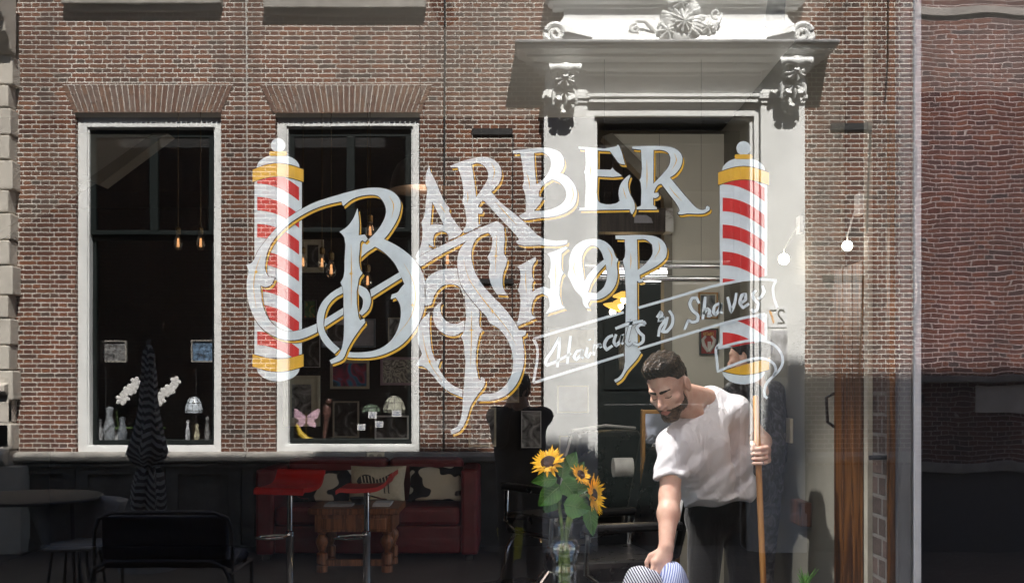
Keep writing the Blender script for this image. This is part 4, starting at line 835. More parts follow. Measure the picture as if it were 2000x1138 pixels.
# --- ribbon with the script line
m = MB(); YB = YW - .005
def bs(pts, wd=6.2, ol=True, s=cN, y=YB):
    stroke(m, s(pts), wd, y, 0)
    if ol: stroke(m, s(pts), [q_ + 1.6 for q_ in wd] if hasattr(wd, '__len__') else wd + 1.6, y + .0006, 1)
LW = 5.2
for pts in ([(45, 505), (380, 405), (725, 305)], [(835, 272), (1120, 190), (1400, 108), (1540, 80), (1640, 62), (1780, 58), (1872, 66), (1850, 110), (1850, 170), (1860, 215), (1880, 270)], [(45, 505), (72, 560), (76, 640), (62, 740), (45, 835)], [(45, 835), (380, 730), (725, 622)], [(835, 582), (1150, 485), (1470, 390), (1640, 345), (1790, 318)],
            [(1420, 577), (1500, 555), (1600, 530), (1680, 517), (1760, 516), (1830, 535), (1880, 572), (1915, 630), (1918, 690), (1890, 745), (1850, 785), (1805, 830), (1782, 890), (1785, 935), (1806, 950)], [(1448, 540), (1420, 577), (1425, 660), (1432, 750), (1530, 708), (1640, 668), (1740, 650), (1810, 662), (1858, 700), (1868, 740), (1850, 785)]): bs(pts, LW, False)
SC = [[(243, 492), (190, 590), (138, 680), (145, 705), (220, 672), (330, 615)], [(243, 492), (238, 600), (225, 718)], [(325, 482), (312, 590), (300, 692)],
      [(415, 588), (372, 598), (350, 640), (366, 662), (402, 625), (416, 585), (405, 635), (422, 652)], [(452, 568), (440, 628), (455, 645), (480, 605)], [(468, 506), (472, 516)], [(508, 545), (500, 630)], [(503, 600), (520, 562), (548, 548), (552, 562)], [(545, 550), (556, 572)],
      [(645, 478), (605, 498), (580, 550), (595, 588), (640, 556)], [(668, 470), (652, 530), (668, 556), (700, 520), (716, 470), (706, 530), (722, 545)], [(788, 362), (765, 440), (745, 528), (762, 552), (785, 530)], [(662, 428), (760, 392), (872, 370)],
      [(888, 398), (872, 372)], [(886, 400), (850, 398), (822, 420), (838, 452), (872, 482), (868, 525), (835, 550), (800, 540)],
      [(975, 345), (1005, 300), (1012, 325), (988, 372), (1030, 345), (1025, 378), (998, 420), (985, 488)], [(1066, 292), (1092, 335), (1088, 400), (1050, 450), (1012, 452), (1040, 400), (1056, 340)],
      [(1292, 240), (1272, 196), (1238, 200), (1222, 240), (1240, 288), (1282, 330), (1280, 370), (1240, 380), (1212, 362), (1182, 436)], [(1338, 188), (1330, 270), (1318, 362)], [(1322, 320), (1355, 278), (1372, 295), (1362, 338), (1388, 325)],
      [(1446, 238), (1410, 258), (1398, 305), (1416, 325), (1446, 280), (1458, 235), (1448, 300), (1470, 312)], [(1505, 190), (1520, 245), (1532, 305), (1558, 240), (1572, 160)], [(1602, 240), (1642, 212), (1640, 168), (1612, 178), (1598, 235), (1622, 272), (1668, 240)],
      [(1722, 140), (1692, 170), (1705, 205), (1738, 240), (1730, 285), (1700, 302), (1685, 280)], [(1768, 105), (1782, 150), (1758, 190), (1735, 205)]]
for p_ in SC: bs(p_, [5.2, 6.6, 6.2, 5.0])
m.build('painted_banner', PW, win, label='white outlined ribbon with the script words Haircuts and Shaves', fix=False)
# --- striped poles
def clip(pts, a, b_, c, keep=1):
    """keep the part of the polygon where keep*(a*x+b*y+c) >= 0"""
    out = []; n = len(pts)
    for i in range(n):
        p, q_ = pts[i], pts[(i + 1) % n]; dp = keep * (a * p[0] + b_ * p[1] + c); dq = keep * (a * q_[0] + b_ * q_[1] + c)
        if dp >= 0: out.append(p)
        if dp * dq < 0: t = dp / (dp - dq); out.append((p[0] + (q_[0] - p[0]) * t, p[1] + (q_[1] - p[1]) * t))
    return out
def line(p, q_): a = q_[1] - p[1]; b_ = -(q_[0] - p[0]); return (a, b_, -(a * p[0] + b_ * p[1]))
def pole(cx, top, first, nst, lbl, keepers, bandbot=None):
    m = MB(); oy = top - 270
    def put(pts, mi, y):
        for ks in keepers:
            q_ = pts
            for (a, b_, c, k) in ks:
                q_ = clip(q_, a, b_, c, k)
                if len(q_) < 3: break
            if len(q_) >= 3: m.sheet(GG(q_), y, mi)
    YP = YK2 + .002
    H = 46.5
    def arc(y0, bulge, n=12, x0=-H, x1=H, rise=0): return [(cx + x0 + (x1 - x0) * i / n, y0 - bulge * math.sin(math.pi * i / n) + rise * i / n) for i in range(n + 1)]
    ball = [(cx + 14 * math.cos(a), top + 14 + 14 * math.sin(a)) for a in np.linspace(0, 2 * math.pi, 25)[:-1]]
    put(ball, 0, YP)
    put([(cx - 16, top + 26), (cx + 16, top + 26), (cx + 18, top + 30), (cx + 16, top + 35), (cx - 16, top + 35), (cx - 18, top + 30)], 2, YP - .0012)
    dome = [(cx - 42, top + 60)] + [(cx - 42 * math.cos(t), top + 58 - 26 * math.sin(t)) for t in np.linspace(0, math.pi, 16)] + [(cx + 42, top + 60)]
    put(dome, 0, YP)
    up = arc(top + 62, 12, x0=-50, x1=50); lo = arc(top + 86, 11, x0=-50, x1=50)[::-1]
    put(up + lo, 2, YP - .0014); put([(a, b_ - 1.6) for a, b_ in up] + [(a, b_ + 1.0) for a, b_ in up[::-1]], 1, YP - .0008); put([(a, b_ + 1.6) for a, b_ in lo] + [(a, b_ - .8) for a, b_ in lo[::-1]], 1, YP - .0008)
    body = arc(top + 84, 10) + [(cx + H, top + 430), (cx - H, top + 430)]
    put(body, 0, YP)
    for k in range(nst):
        y0 = first + 52.7 * k; T = []; B = []
        for i in range(13):
            t = i / 12; x = cx - 41 + 82 * t; c = 8 * t + 26 * t * t
            T.append((x, y0 + c - 2 * math.sin(math.pi * t))); B.append((x, y0 + 26.5 + c - 2 * math.sin(math.pi * t)))
        pl = T + B[::-1]
        pl = [(a, max(b_, top + 86 - 10 * math.sin(math.pi * min(1, max(0, (a - cx + H) / (2 * H)))))) for a, b_ in pl]
        pl = [(a, min(b_, top + 436)) for a, b_ in pl]
        put(pl, 3, YP - .0010)
    up = arc(top + 423, -10, x0=-50, x1=50); lo = arc(top + 447, -10, x0=-50, x1=50)[::-1]
    put(up + lo, 2, YP - .0014); put([(a, b_ - 1.4) for a, b_ in up] + [(a, b_ + .8) for a, b_ in up[::-1]], 1, YP - .0008); put([(a, b_ + 1.4) for a, b_ in lo] + [(a, b_ - .8) for a, b_ in lo[::-1]], 1, YP - .0008)
    bot = [(cx + 42 * math.cos(t), top + 450 + 26 * math.sin(t)) for t in np.linspace(0, math.pi, 16)]
    put(bot, 0, YP)
    return m.build('painted_pole', PW, win, label=lbl, fix=False)
pole(541.5, 268, 330.5, 7, 'left red and white striped barber pole with gold bands', [[]])
l1 = line((1394, 558), (1456, 546)); l2 = line((1412, 631), (1495, 613)); l3 = line((1398, 684), (1500, 664)); l4 = line((1402, 727), (1508, 697))
pole(1454, 274, 332, 7, 'right striped barber pole, broken by the painted ribbon', [[(*l1, 1)], [(*l2, -1), (*l3, 1)], [(*l4, -1)]])
# ================================================================== FURNITURE IN THE SHOP
WY = 9.50   # virtual distance of the black back wall
def picture(rect_, d, fw, fmat, pmat, lbl, matw=0, mmat=None, extra=None, tilt=0, grp='framed pictures on the dark back wall'):
    x0, y0, x1, y1 = rect_; a, zt = F(x0, y0, d); b_, zb = F(x1, y1, d); y = d - D0; k = d / 2000
    th = empty('framed_picture', ((a + b_) / 2, y, zb), lbl, 'picture', grp)
    f = fw * k
    m = MB(); m.prism([[(a, zb), (b_, zb), (b_, zt), (a, zt)], [(a + f, zb + f), (b_ - f, zb + f), (b_ - f, zt - f), (a + f, zt - f)]], y - .012, y + .02); m.build('frame', fmat, th, bevel=.002)
    if matw:
        g = f + matw * k; MB().prism([[(a + f * .9, zb + f * .9), (b_ - f * .9, zb + f * .9), (b_ - f * .9, zt - f * .9), (a + f * .9, zt - f * .9)], [(a + g, zb + g), (b_ - g, zb + g), (b_ - g, zt - g), (a + g, zt - g)]], y + .001, y + .004).build('mount', mmat, th)
    else: g = f
    MB().box(a + g * .95, b_ - g * .95, y + .004, y + .008, zb + g * .95, zt - g * .95).build('print', pmat, th)
    if extra: extra(th, a, b_, zb, zt, y, k)
    return th
def print_mat(name, cols, scale=9, det=3, dist=1.5):
    m = bpy.data.materials.new(name); m.use_nodes = True; t = m.node_tree; N = t.nodes; L = t.links; b = N['Principled BSDF']
    tc = N.new('ShaderNodeTexCoord'); no = N.new('ShaderNodeTexNoise'); inp(no, Scale=scale, Detail=float(det), Distortion=dist); L.new(tc.outputs['Object'], no.inputs['Vector'])
    cr = N.new('ShaderNodeValToRGB'); e = cr.color_ramp.elements; n = len(cols)
    e[0].position = .32; e[0].color = c4(cols[0]); e[1].position = .68; e[1].color = c4(cols[-1])
    for i in range(1, n - 1): q_ = e.new(.32 + .36 * i / (n - 1)); q_.color = c4(cols[i])
    L.new(no.outputs['Fac'], cr.inputs[0]); L.new(cr.outputs[0], b.inputs['Base Color']); b.inputs['Roughness'].default_value = .5
    return m
fr_cream = mat('cream_frame', (.42, .39, .30), .6); fr_taupe = mat('taupe_frame', (.28, .25, .20), .6); fr_dark = mat('dark_frame', (.03, .03, .03), .4); fr_blue = mat('blue_grey_frame', (.12, .15, .19), .5); fr_purple = mat('mauve_frame', (.22, .15, .18), .5); fr_oak = mat('oak_frame', (.35, .18, .05), .5); fr_silver = mat('silver_frame', (.45, .45, .45), .4, metal=.5)
mt_c = mat('cream_mount', (.50, .48, .38), .8); mt_g = mat('grey_mount', (.30, .30, .34), .8)
pr_bw = print_mat('dark_photo', [(.01, .01, .01), (.04, .04, .04), (.25, .25, .25)], 6); pr_bw2 = print_mat('grey_photo', [(.03, .03, .03), (.2, .2, .2), (.5, .5, .5)], 7)
pr_col = print_mat('colour_print', [(.02, .02, .05), (.25, .02, .06), (.02, .15, .3), (.02, .02, .02)], 5, 1); pr_gr = print_mat('green_orange_print', [(.03, .08, .03), (.1, .2, .08), (.5, .12, .03)], 12, 1); pr_zeb = print_mat('line_print', [(.05, .05, .04), (.35, .33, .28), (.06, .05, .05), (.4, .38, .33)], 3, 1, 6)
picture((590, 468, 632, 532), WY, 4, fr_cream, pr_bw, 'cream framed dark picture beside the left barber pole, under the hanging bulbs', 6, mt_c)
picture((593, 586, 618, 622), WY, 2, fr_dark, pr_gr, 'tiny green and orange picture right of the left barber pole')
picture((585, 653, 625, 717), WY, 1, fr_silver, pr_bw, 'thin framed black photo right of the lower gold pole band')
picture((628, 622, 685, 678), WY, 3, fr_blue, pr_bw, 'blue grey framed picture inside the small ring of the B', 9, mt_g)
picture((688, 622, 733, 678), WY, 3, fr_blue, mt_g, 'blue grey framed picture just right of the B stem', 9, mt_g)
picture((758, 620, 792, 672), WY, 2, fr_taupe, pr_bw2, 'narrow taupe framed picture by the right jamb of the second window')
picture((553, 733, 625, 832), WY, 7, fr_cream, pr_bw2, 'largest picture, wide cream frame around a small black and white photo', 10, mt_c)
picture((645, 704, 721, 759), WY, 5, fr_taupe, pr_col, 'taupe framed colourful dark picture under the tail of the B')
picture((743, 697, 819, 752), WY, 5, fr_purple, pr_zeb, 'mauve framed print with swirling brown lines')
picture((650, 783, 701, 854), WY, 3, fr_taupe, pr_bw, 'upright narrow taupe frame behind the glass ornaments')
picture((732, 811, 798, 857), WY, 3, fr_silver, pr_bw, 'low wide silver framed dark photo under the leaded lamps')
picture((824, 801, 892, 842), WY, 3, fr_silver, pr_bw2, 'wide faint silver frame over the brickwork left of the S tail')
picture((936, 648, 986, 712), WY, 3, fr_silver, pr_zeb, 'crinkled print inside the lower loop of the S')
picture((964, 734, 1014, 786), WY, 3, fr_taupe, pr_bw2, 'taupe framed print behind the silhouette head')
picture((915, 795, 969, 872), WY, 4, fr_cream, pr_bw2, 'upright cream framed grey photo right of the S tail')
picture((1018, 802, 1057, 874), WY - .05, 1.5, fr_silver, pr_bw2, 'black and white double portrait over the dark silhouette')
picture((1070, 640, 1165, 712), WY, 4, mt_g, mt_c, 'pale framed sheet behind the word Haircuts')
picture((1088, 752, 1150, 806), WY, 3, mt_c, mt_g, 'pale frame with a bright glare below the word Haircuts')
picture((1092, 850, 1170, 930), WY, 3, mt_c, mt_g, 'pale low frame behind the sunflowers')
picture((1208, 655, 1236, 722), 8.6, 2, fr_dark, pr_bw2, 'dark narrow picture beside the tail of the P')
picture((1364, 571, 1402, 622), d6 - .03, 3, fr_oak, pr_bw2, 'oak framed black and white photo on the beige wall, above the red poster', 2, mt_c, grp='framed posters on the beige wall')
def poster(th, a, b_, zb, zt, y, k):
    m = MB(); cx = (a + b_) / 2; cz_ = zb + (zt - zb) * .42
    for s in (-1, 1):
        m.tube([(cx + s * .004, y + .002, cz_ - .05), (cx + s * .030, y + .002, cz_ - .01), (cx + s * .038, y + .002, cz_ + .025), (cx + s * .018, y + .002, cz_ + .05)], [.008, .012, .011, .007], 6)
    m.box(cx - .006, cx + .016, y, y + .003, zb + .02, cz_ + .015); m.build('pale_figure', mat('poster_cream', (.6, .58, .55), .6), th)
    m = MB(); u = (b_ - a - .05) / 7; z0 = zt - .045; z1 = zt - .025
    G_ = {'G': [[(1, .9), (.5, 1), (0, .6), (0, .3), (.5, 0), (1, .2), (1, .5), (.6, .5)]], 'I': [[(.5, 0), (.5, 1)]], 'T': [[(.5, 0), (.5, 1)], [(0, 1), (1, 1)]], 'A': [[(0, 0), (.5, 1), (1, 0)], [(.2, .4), (.8, .4)]], 'N': [[(0, 0), (0, 1), (1, 0), (1, 1)]], 'E': [[(1, 0), (0, 0), (0, 1), (1, 1)], [(0, .5), (.8, .5)]], 'S': [[(1, .85), (.5, 1), (0, .75), (1, .3), (.5, 0), (0, .15)]]}
    for i, c in enumerate('GITANES'):
        for st in G_[c]:
            for q4 in ribbon([(a + .026 + u * (i + .1 + .7 * p[0]), z0 + (z1 - z0) * p[1]) for p in st], .0035): m.add([(p[0], y + .003, p[1]) for p in q4], [(0, 1, 2, 3)])
    m.build('poster_heading', mat('poster_gold', (.7, .42, .08), .6), th, fix=False)
picture((1366, 641, 1402, 693), d6 - .03, 3, fr_dark, mat('poster_red', (.30, .02, .015), .5), 'red poster in a black frame with two pale hands and the heading GITANES', extra=poster, grp='framed posters on the beige wall')
# double socket on the back wall
a, zt = F(717, 882, WY); b_, zb = F(751, 900, WY)
so_ = empty('double_socket', ((a + b_) / 2, WY - D0, zb), 'cream double wall socket above the red sofa', 'socket')
MB().box(a, b_, WY - D0 - .03, WY - D0, zb, zt).build('cover_plate', MATS['cream_plastic'], so_, bevel=.006)
for t in (.27, .73):
    MB().lathe([(.026, 0), (.026, .004), (.020, .004), (.020, .001), (0, .001)], (a + (b_ - a) * t, WY - D0 - .0305, (zb + zt) / 2), 20, ax=(0, -1, 0)).build('outlet', mat('socket_shadow', (.22, .20, .14), .5), so_, smooth=True)
# red sofa
M_sofa = mat('dark_red_leather', (.12, .006, .009), .42, var=.15, bump=.001, bscale=25)
sx0, sx1 = F(498, 0, 8.7)[0], F(934, 0, 8.7)[0]; sy = 8.7 - D0
sf = empty('red_sofa', ((sx0 + sx1) / 2, sy + .4, FZ), 'long dark red leather sofa with cow and zebra cushions, behind the stools', 'sofa')
MB().box(sx0 + .16, sx1 - .15, sy + .02, sy + .75, FZ + .06, FZ + .30).build('base', M_sofa, sf, bevel=.02)
mid = (sx0 + sx1) / 2 + .12
MB().box(sx0 + .165, mid - .004, sy, sy + .62, FZ + .30, FZ + .46).build('seat_cushion', M_sofa, sf, bevel=.035); MB().box(mid + .004, sx1 - .155, sy, sy + .62, FZ + .30, FZ + .46).build('seat_cushion', M_sofa, sf, bevel=.035)
MB().box(sx0 + .165, mid - .004, sy + .5, sy + .74, FZ + .44, FZ + .84).build('back_cushion', M_sofa, sf, bevel=.05); MB().box(mid + .004, sx1 - .155, sy + .5, sy + .74, FZ + .44, FZ + .84).build('back_cushion', M_sofa, sf, bevel=.05)
MB().box(sx0, sx0 + .16, sy, sy + .75, FZ + .05, FZ + .78).build('armrest', M_sofa, sf, bevel=.03); MB().box(sx1 - .15, sx1, sy, sy + .75, FZ + .05, FZ + .78).build('armrest', M_sofa, sf, bevel=.03)
for x in (sx0 + .08, sx1 - .08): MB().box(x - .03, x + .03, sy + .05, sy + .11, FZ, FZ + .055).build('foot', M_black, sf)
# cushions
def cushion(rect_, d, lbl, mats, deco, lean=.12):
    x0, y0, x1, y1 = rect_; a, zt = F(x0, y0, d); b_, zb = F(x1, y1, d); cx = (a + b_) / 2; W = (b_ - a) / 2; H_ = (zt - zb) / 2; n = 18
    m = MB(); vs = []; fs = []
    for side in (-1, 1):
        for i in range(n + 1):
            for j in range(n + 1):
                u, v = -1 + 2 * i / n, -1 + 2 * j / n; th = .07 * ((1 - u * u) * (1 - v * v)) ** .45; pin = 1 - .07 * (1 - abs(v)) * abs(u) ** 4; pv_ = 1 - .07 * (1 - abs(u)) * abs(v) ** 4
                x = cx + W * u * pin; z = (zt + zb) / 2 + H_ * v * pv_; vs.append((x, d - D0 + side * th + lean * (v + 1) / 2 + .004 * math.sin(9 * u + 4 * v), z))
    st = (n + 1) ** 2
    def inside(u, v): return deco(u, v)
    ms = []
    for s_i in range(2):
        for i in range(n):
            for j in range(n):
                q_ = s_i * st + i * (n + 1) + j; fs.append((q_, q_ + n + 1, q_ + n + 2, q_ + 1))
    m.add(vs, fs); o = m.build('cushion', mats, smooth=True, label=lbl, cat='cushion', group='cushions on the red sofa')
    return o
def cow_mat(name, seed, thr=.5):
    m = bpy.data.materials.new(name); m.use_nodes = True; t = m.node_tree; N = t.nodes; L = t.links; b = N['Principled BSDF']
    tc = N.new('ShaderNodeTexCoord'); no = N.new('ShaderNodeTexNoise'); no.noise_dimensions = '4D'; inp(no, Scale=5.2, Detail=1.0, W=float(seed)); L.new(tc.outputs['Object'], no.inputs['Vector'])
    cr = N.new('ShaderNodeValToRGB'); cr.color_ramp.elements[0].position = thr; cr.color_ramp.elements[1].position = thr + .012; cr.color_ramp.elements[0].color = c4((.60, .57, .48)); cr.color_ramp.elements[1].color = c4((.015, .015, .018))
    L.new(no.outputs['Fac'], cr.inputs[0]); L.new(cr.outputs[0], b.inputs['Base Color']); inp(b, Roughness=.9)
    n2 = N.new('ShaderNodeTexNoise'); inp(n2, Scale=14.0, Detail=3.0); L.new(tc.outputs['Object'], n2.inputs['Vector']); bp = N.new('ShaderNodeBump'); inp(bp, Strength=.6, Distance=.01); L.new(n2.outputs['Fac'], bp.inputs['Height']); L.new(bp.outputs[0], b.inputs['Normal'])
    return m
cushion((572, 919, 684, 980), 8.95, 'cow spotted cushion leaning between the two stools', cow_mat('cow_print_a', 1.2), None)
cushion((797, 912, 903, 978), 8.95, 'cow spotted cushion at the right end of the sofa', cow_mat('cow_print_b', 4.7), None)
zc = cushion((681, 911, 791, 979), 8.75, 'beige cushion with a printed zebra, middle of the sofa', mat('beige_linen', (.50, .45, .34), .9, var=.08, scale=40), None)
zd = 8.66; m = MB()
def Z(pts): return [F(a, b_, zd) for a, b_ in pts]
zy = zd - D0 + .015
body = smooth_path([(700, 932), (712, 926), (722, 928), (735, 936), (752, 930), (766, 922), (768, 928), (758, 940), (742, 946), (722, 944), (708, 942), (700, 946), (696, 940)], closed=True, step=3)
m.sheet(Z(body), zy, 0)
for k in range(9): x = 704 + 6.5 * k; m.sheet(Z([(x, 929), (x + 2.4, 929), (x + 5, 945), (x + 3, 945)]), zy - .002, 1)
for x in (712, 719, 748, 756): m.sheet(Z([(x, 942), (x + 3, 942), (x + 3.5, 961), (x + 5.5, 963), (x + 1.5, 963)]), zy, 0)
o = m.build('printed_zebra', [M_black, MATS['beige_linen']], None, fix=False); o.parent = zc
# coffee table
tx0, tx1 = F(607, 0, 8.16)[0], F(774, 0, 8.16)[0]; ty0 = 8.16 - D0; Tz = EYE - (1004 - 755) * 8.16 / 2000
M_wood = wood_mat('brown_table_wood', (.14, .045, .015), (.30, .11, .04))
ct_ = empty('coffee_table', ((tx0 + tx1) / 2, ty0 + .25, FZ), 'carved brown wooden coffee table between the chrome stools and the sofa', 'table')
MB().box(tx0 - .02, tx1 + .02, ty0 - .03, ty0 + .53, Tz, Tz + .05).build('tabletop', M_wood, ct_, bevel=.008)
MB().box(tx0 + .03, tx1 - .03, ty0, ty0 + .5, Tz - .14, Tz - .001).build('apron', M_wood, ct_, bevel=.006)
MB().box(tx0 + .08, tx0 + .30, ty0 - .012, ty0 + .01, Tz - .12, Tz - .03).build('drawer_front', M_wood, ct_, bevel=.006); MB().box(tx1 - .32, tx1 - .08, ty0 - .012, ty0 + .01, Tz - .12, Tz - .03).build('drawer_front', M_wood, ct_, bevel=.006)
for x in (tx0 + .08, tx1 - .08):
    for y in (ty0 + .05, ty0 + .44):
        h = Tz - .14 - FZ; MB().lathe([(.045, 0), (.045, .05), (.03, .055), (.045, .07), (.045, h * .45), (.022, h * .5), (.03, h * .56), (.052, h * .72), (.05, h * .82), (.024, h * .93), (.04, h * .96), (.04, h)], (x, y, FZ), 14).build('leg', M_wood, ct_, smooth=True)
MB().box(tx0 + .10, tx1 - .10, ty0 + .02, ty0 + .08, FZ + .05, FZ + .10).build('stretcher', M_wood, ct_, bevel=.004)
def flat_obj(name, rect_, d, h, m_, lbl, cat, grp=None):
    a = F(rect_[0], 0, d)[0]; b_ = F(rect_[1], 0, d)[0]; mm = MB()
    for i in range(3): mm.box(a + .004 * i, b_ - .006 * (2 - i), d - D0, d - D0 + .2, Tz + .051 + h * i / 3, Tz + .051 + h * (i + 1) / 3 - .001)
    mm.build(name, m_, label=lbl, cat=cat, group=grp)
flat_obj('magazine_pile', (632, 690), 8.25, .022, mat('magazine_paper', (.35, .35, .36), .5), 'few flat magazines at the left of the coffee table', 'magazines')
flat_obj('magazine_pile', (727, 763), 8.25, .03, mat('white_paper', (.6, .6, .6), .6), 'white magazines at the right of the coffee table', 'magazines')
bp_ = F(700, 0, 8.35)[0]; MB().lathe([(.02, 0), (.05, .01), (.085, .06), (.08, .06), (.045, .015), (0, .012)], (bp_, 8.4 - D0, Tz + .051), 22).build('bowl', fr_dark, smooth=True, label='small dark bowl between the magazines on the coffee table', cat='bowl')
# bar stools
M_chr = mat('chrome', (.75, .75, .76), .10, metal=1, var=.02); M_redseat = mat('bright_red_leather', (.45, .015, .012), .3, var=.08)
def stool(px, rz, lbl):
    x = F(px, 0, 7.5)[0]; y = 7.5 - D0; zs_ = EYE - (952 - 755) * 7.5 / 2000
    th = empty('bar_stool', (x, y, FZ), lbl, 'stool', 'red leather bar stools with chrome posts')
    prof = [(-.195, zs_ + .0), (-.17, zs_ + .015), (-.10, zs_ + .012), (0, zs_ + .014), (.10, zs_ + .025), (.16, zs_ + .06), (.195, zs_ + .115), (.21, zs_ + .12)]
    ps = smooth_path(prof, step=4); lo = [(a, b_ - .032) for a, b_ in ps][::-1]
    M_ = Matrix.Rotation(rz, 3, 'Z'); m = MB(); m.prism([ps + lo], -.19, .19); m.v = [tuple(M_ @ Vector(v)) for v in m.v]; m.v = [(v[0] + x, v[1] + y, v[2]) for v in m.v]
    m.build('seat', M_redseat, th, smooth=True, bevel=.012)
    MB().lathe([(.20, 0), (.195, .012), (.05, .03), (.028, .05), (.028, .38), (.032, .385), (.032, .42), (.02, .43), (.02, zs_ - FZ - .03), (.06, zs_ - FZ - .028), (.06, zs_ - FZ - .015)], (x, y, FZ), 22).build('chrome_post', M_chr, th, smooth=True)
    m = MB(); zz = FZ + .40; m.tube([(x - .02, y - .03, zz), (x - .10, y - .05, zz), (x - .19, y - .11, zz), (x - .20, y - .18, zz), (x - .12, y - .22, zz), (x - .02, y - .17, zz), (x, y - .03, zz)], .011, 8); m.build('footrest', M_chr, th, smooth=True)
    m = MB(); m.tube([(x, y, zs_ - .05), (x + .12, y - .1, zs_ - .07), (x + .16, y - .12, zs_ - .07)], .005, 6); m.build('height_lever', M_chr, th)
stool(566, 1.35, 'left red bar stool, seen with its low back behind the seat'); stool(716, 0, 'right red bar stool with the seat curling up at its right side')
# barber chairs
M_bl = mat('black_vinyl', (.014, .014, .015), .28, var=.1)
def barber_chair(x, y, rz, zb, lbl):
    th = empty('barber_chair', (x, y, FZ), lbl, 'barber chair', 'black barber chairs')
    M_ = Matrix.Rotation(rz, 3, 'Z')
    def T(m): m.v = [tuple(M_ @ Vector(v) + Vector((x, y, 0))) for v in m.v]; return m
    def rbox(x0, x1, y0, y1, z0, z1): return MB().box(x0, x1, y0, y1, z0, z1)
    T(rbox(-.26, .24, -.26, .26, zb, zb + .13)).build('seat', M_bl, th, bevel=.03)
    m = MB(); m.prism([[(.20, zb + .12), (.28, zb + .12), (.40, zb + .60), (.36, zb + .64), (.30, zb + .62)]], -.25, .25); T(m).build('backrest', M_bl, th, bevel=.03)
    pts = [(.215, -.262, zb + .12), (.30, -.262, zb + .50), (.34, -.24, zb + .64), (.345, 0, zb + .66), (.34, .24, zb + .64), (.30, .262, zb + .50), (.215, .262, zb + .12)]; m = MB(); m.tube(pts, .008, 6); T(m).build('chrome_piping', mat('pale_piping', (.5, .5, .5), .3), th, smooth=True)
    for s in (-1, 1):
        m = MB(); m.box(-.22, .26, s * .29 - .035, s * .29 + .035, zb + .27, zb + .31); a_ = T(m).build('armrest', M_bl, th, bevel=.012)
        m = MB(); m.tube([(-.20, s * .29, zb + .265), (-.21, s * .29, zb + .08), (-.14, s * .27, zb + .03), (.2, s * .27, zb + .03), (.22, s * .29, zb + .265)], .012, 8); T(m).build('arm_bracket', M_chr, th, smooth=True)
    for s in (-1, 1):
        m = MB(); m.tube([(-.24, s * .17, zb + .03), (-.34, s * .17, zb - .10), (-.40, s * .17, zb - .30), (-.50, s * .17, zb - .38), (-.62, s * .17, zb - .38)], .012, 8); T(m).build('footrest_rail', M_chr, th, smooth=True)
    T(rbox(-.66, -.46, -.2, .2, zb - .40, zb - .37)).build('footplate', M_chr, th, bevel=.006)
    MB().lathe([(.29, 0), (.285, .03), (.10, .06), (.06, .09), (.06, zb - FZ - .06), (.16, zb - FZ - .04), (.16, zb - FZ)], (x, y, FZ), 28).build('hydraulic_base', M_chr, th, smooth=True)
barber_chair(.47, 1.45, .25, .66, 'nearer black barber chair with thin chrome piping, behind the barber')
barber_chair(.32, 2.55, -.9, .72, 'farther black barber chair behind the sunflowers')
# mirror station with wooden frame
ms_ = empty('mirror_stand', (.66, 1.95, FZ), 'narrow wooden framed mirror standing left of the barber, below his face', 'mirror')
a, zt = F(1252, 800, 5.5); b_, zb = F(1290, 905, 5.5)
MB().prism([[(a, FZ), (b_ + .1, FZ), (b_ + .1, zt), (a, zt)], [(a + .02, FZ + .05), (b_ + .08, FZ + .05), (b_ + .08, zt - .02), (a + .02, zt - .02)]], 1.90, 1.96).build('frame', fr_oak, ms_, bevel=.003)
MB().box(a + .015, b_ + .085, 1.93, 1.935, FZ + .04, zt - .015).build('mirror_glass', mat('mirror_silver', (.55, .6, .7), .05, metal=1, var=.0), ms_)
# paper roll, old box on the partition
p = I(1216, 912, 5.8); MB().lathe([(.02, -.055), (.055, -.055), (.055, .055), (.02, .055)], p, 18, ax=(1, .1, 0)).build('paper_roll', mat('white_tissue', (.6, .6, .58), .9), smooth=True, label='white roll of neck paper behind the sunflowers', cat='paper roll')
p0 = F(1168, 410, 6.5); p1_ = F(1312, 456, 6.5)
bx = empty('old_sign_box', ((p0[0] + p1_[0]) / 2, 2.9, p1_[1]), 'old dark wooden box with a rusty white end plate, between the words', 'box')
MB().box(p0[0], p1_[0] - .05, 2.86, 2.98, p1_[1], p0[1]).build('case', wood_mat('blackened_wood', (.012, .010, .009), (.045, .035, .03)), bx, bevel=.004)
MB().box(p1_[0] - .05, p1_[0], 2.855, 2.985, p1_[1], p0[1]).build('end_plate', print_mat('rusty_white', [(.10, .04, .015), (.5, .5, .48), (.62, .62, .6), (.62, .62, .6)], 14, 5, .3), bx, bevel=.003)
a, zt = F(1236, 424, 6.5); b_, zb = F(1272, 439, 6.5); MB().prism([[(a, zb), (b_, zb), (b_ - .01, zt - .02), (b_ - .04, zt), (a, zt)]], 2.852, 2.8595).build('grey_label', mt_g, bx)
for x in (p0[0] + .05, p1_[0] - .08): MB().tube([(x, 2.92, p0[1]), (x, 2.92, 3.26)], .001, 5).build('hanging_wire', M_black, bx)
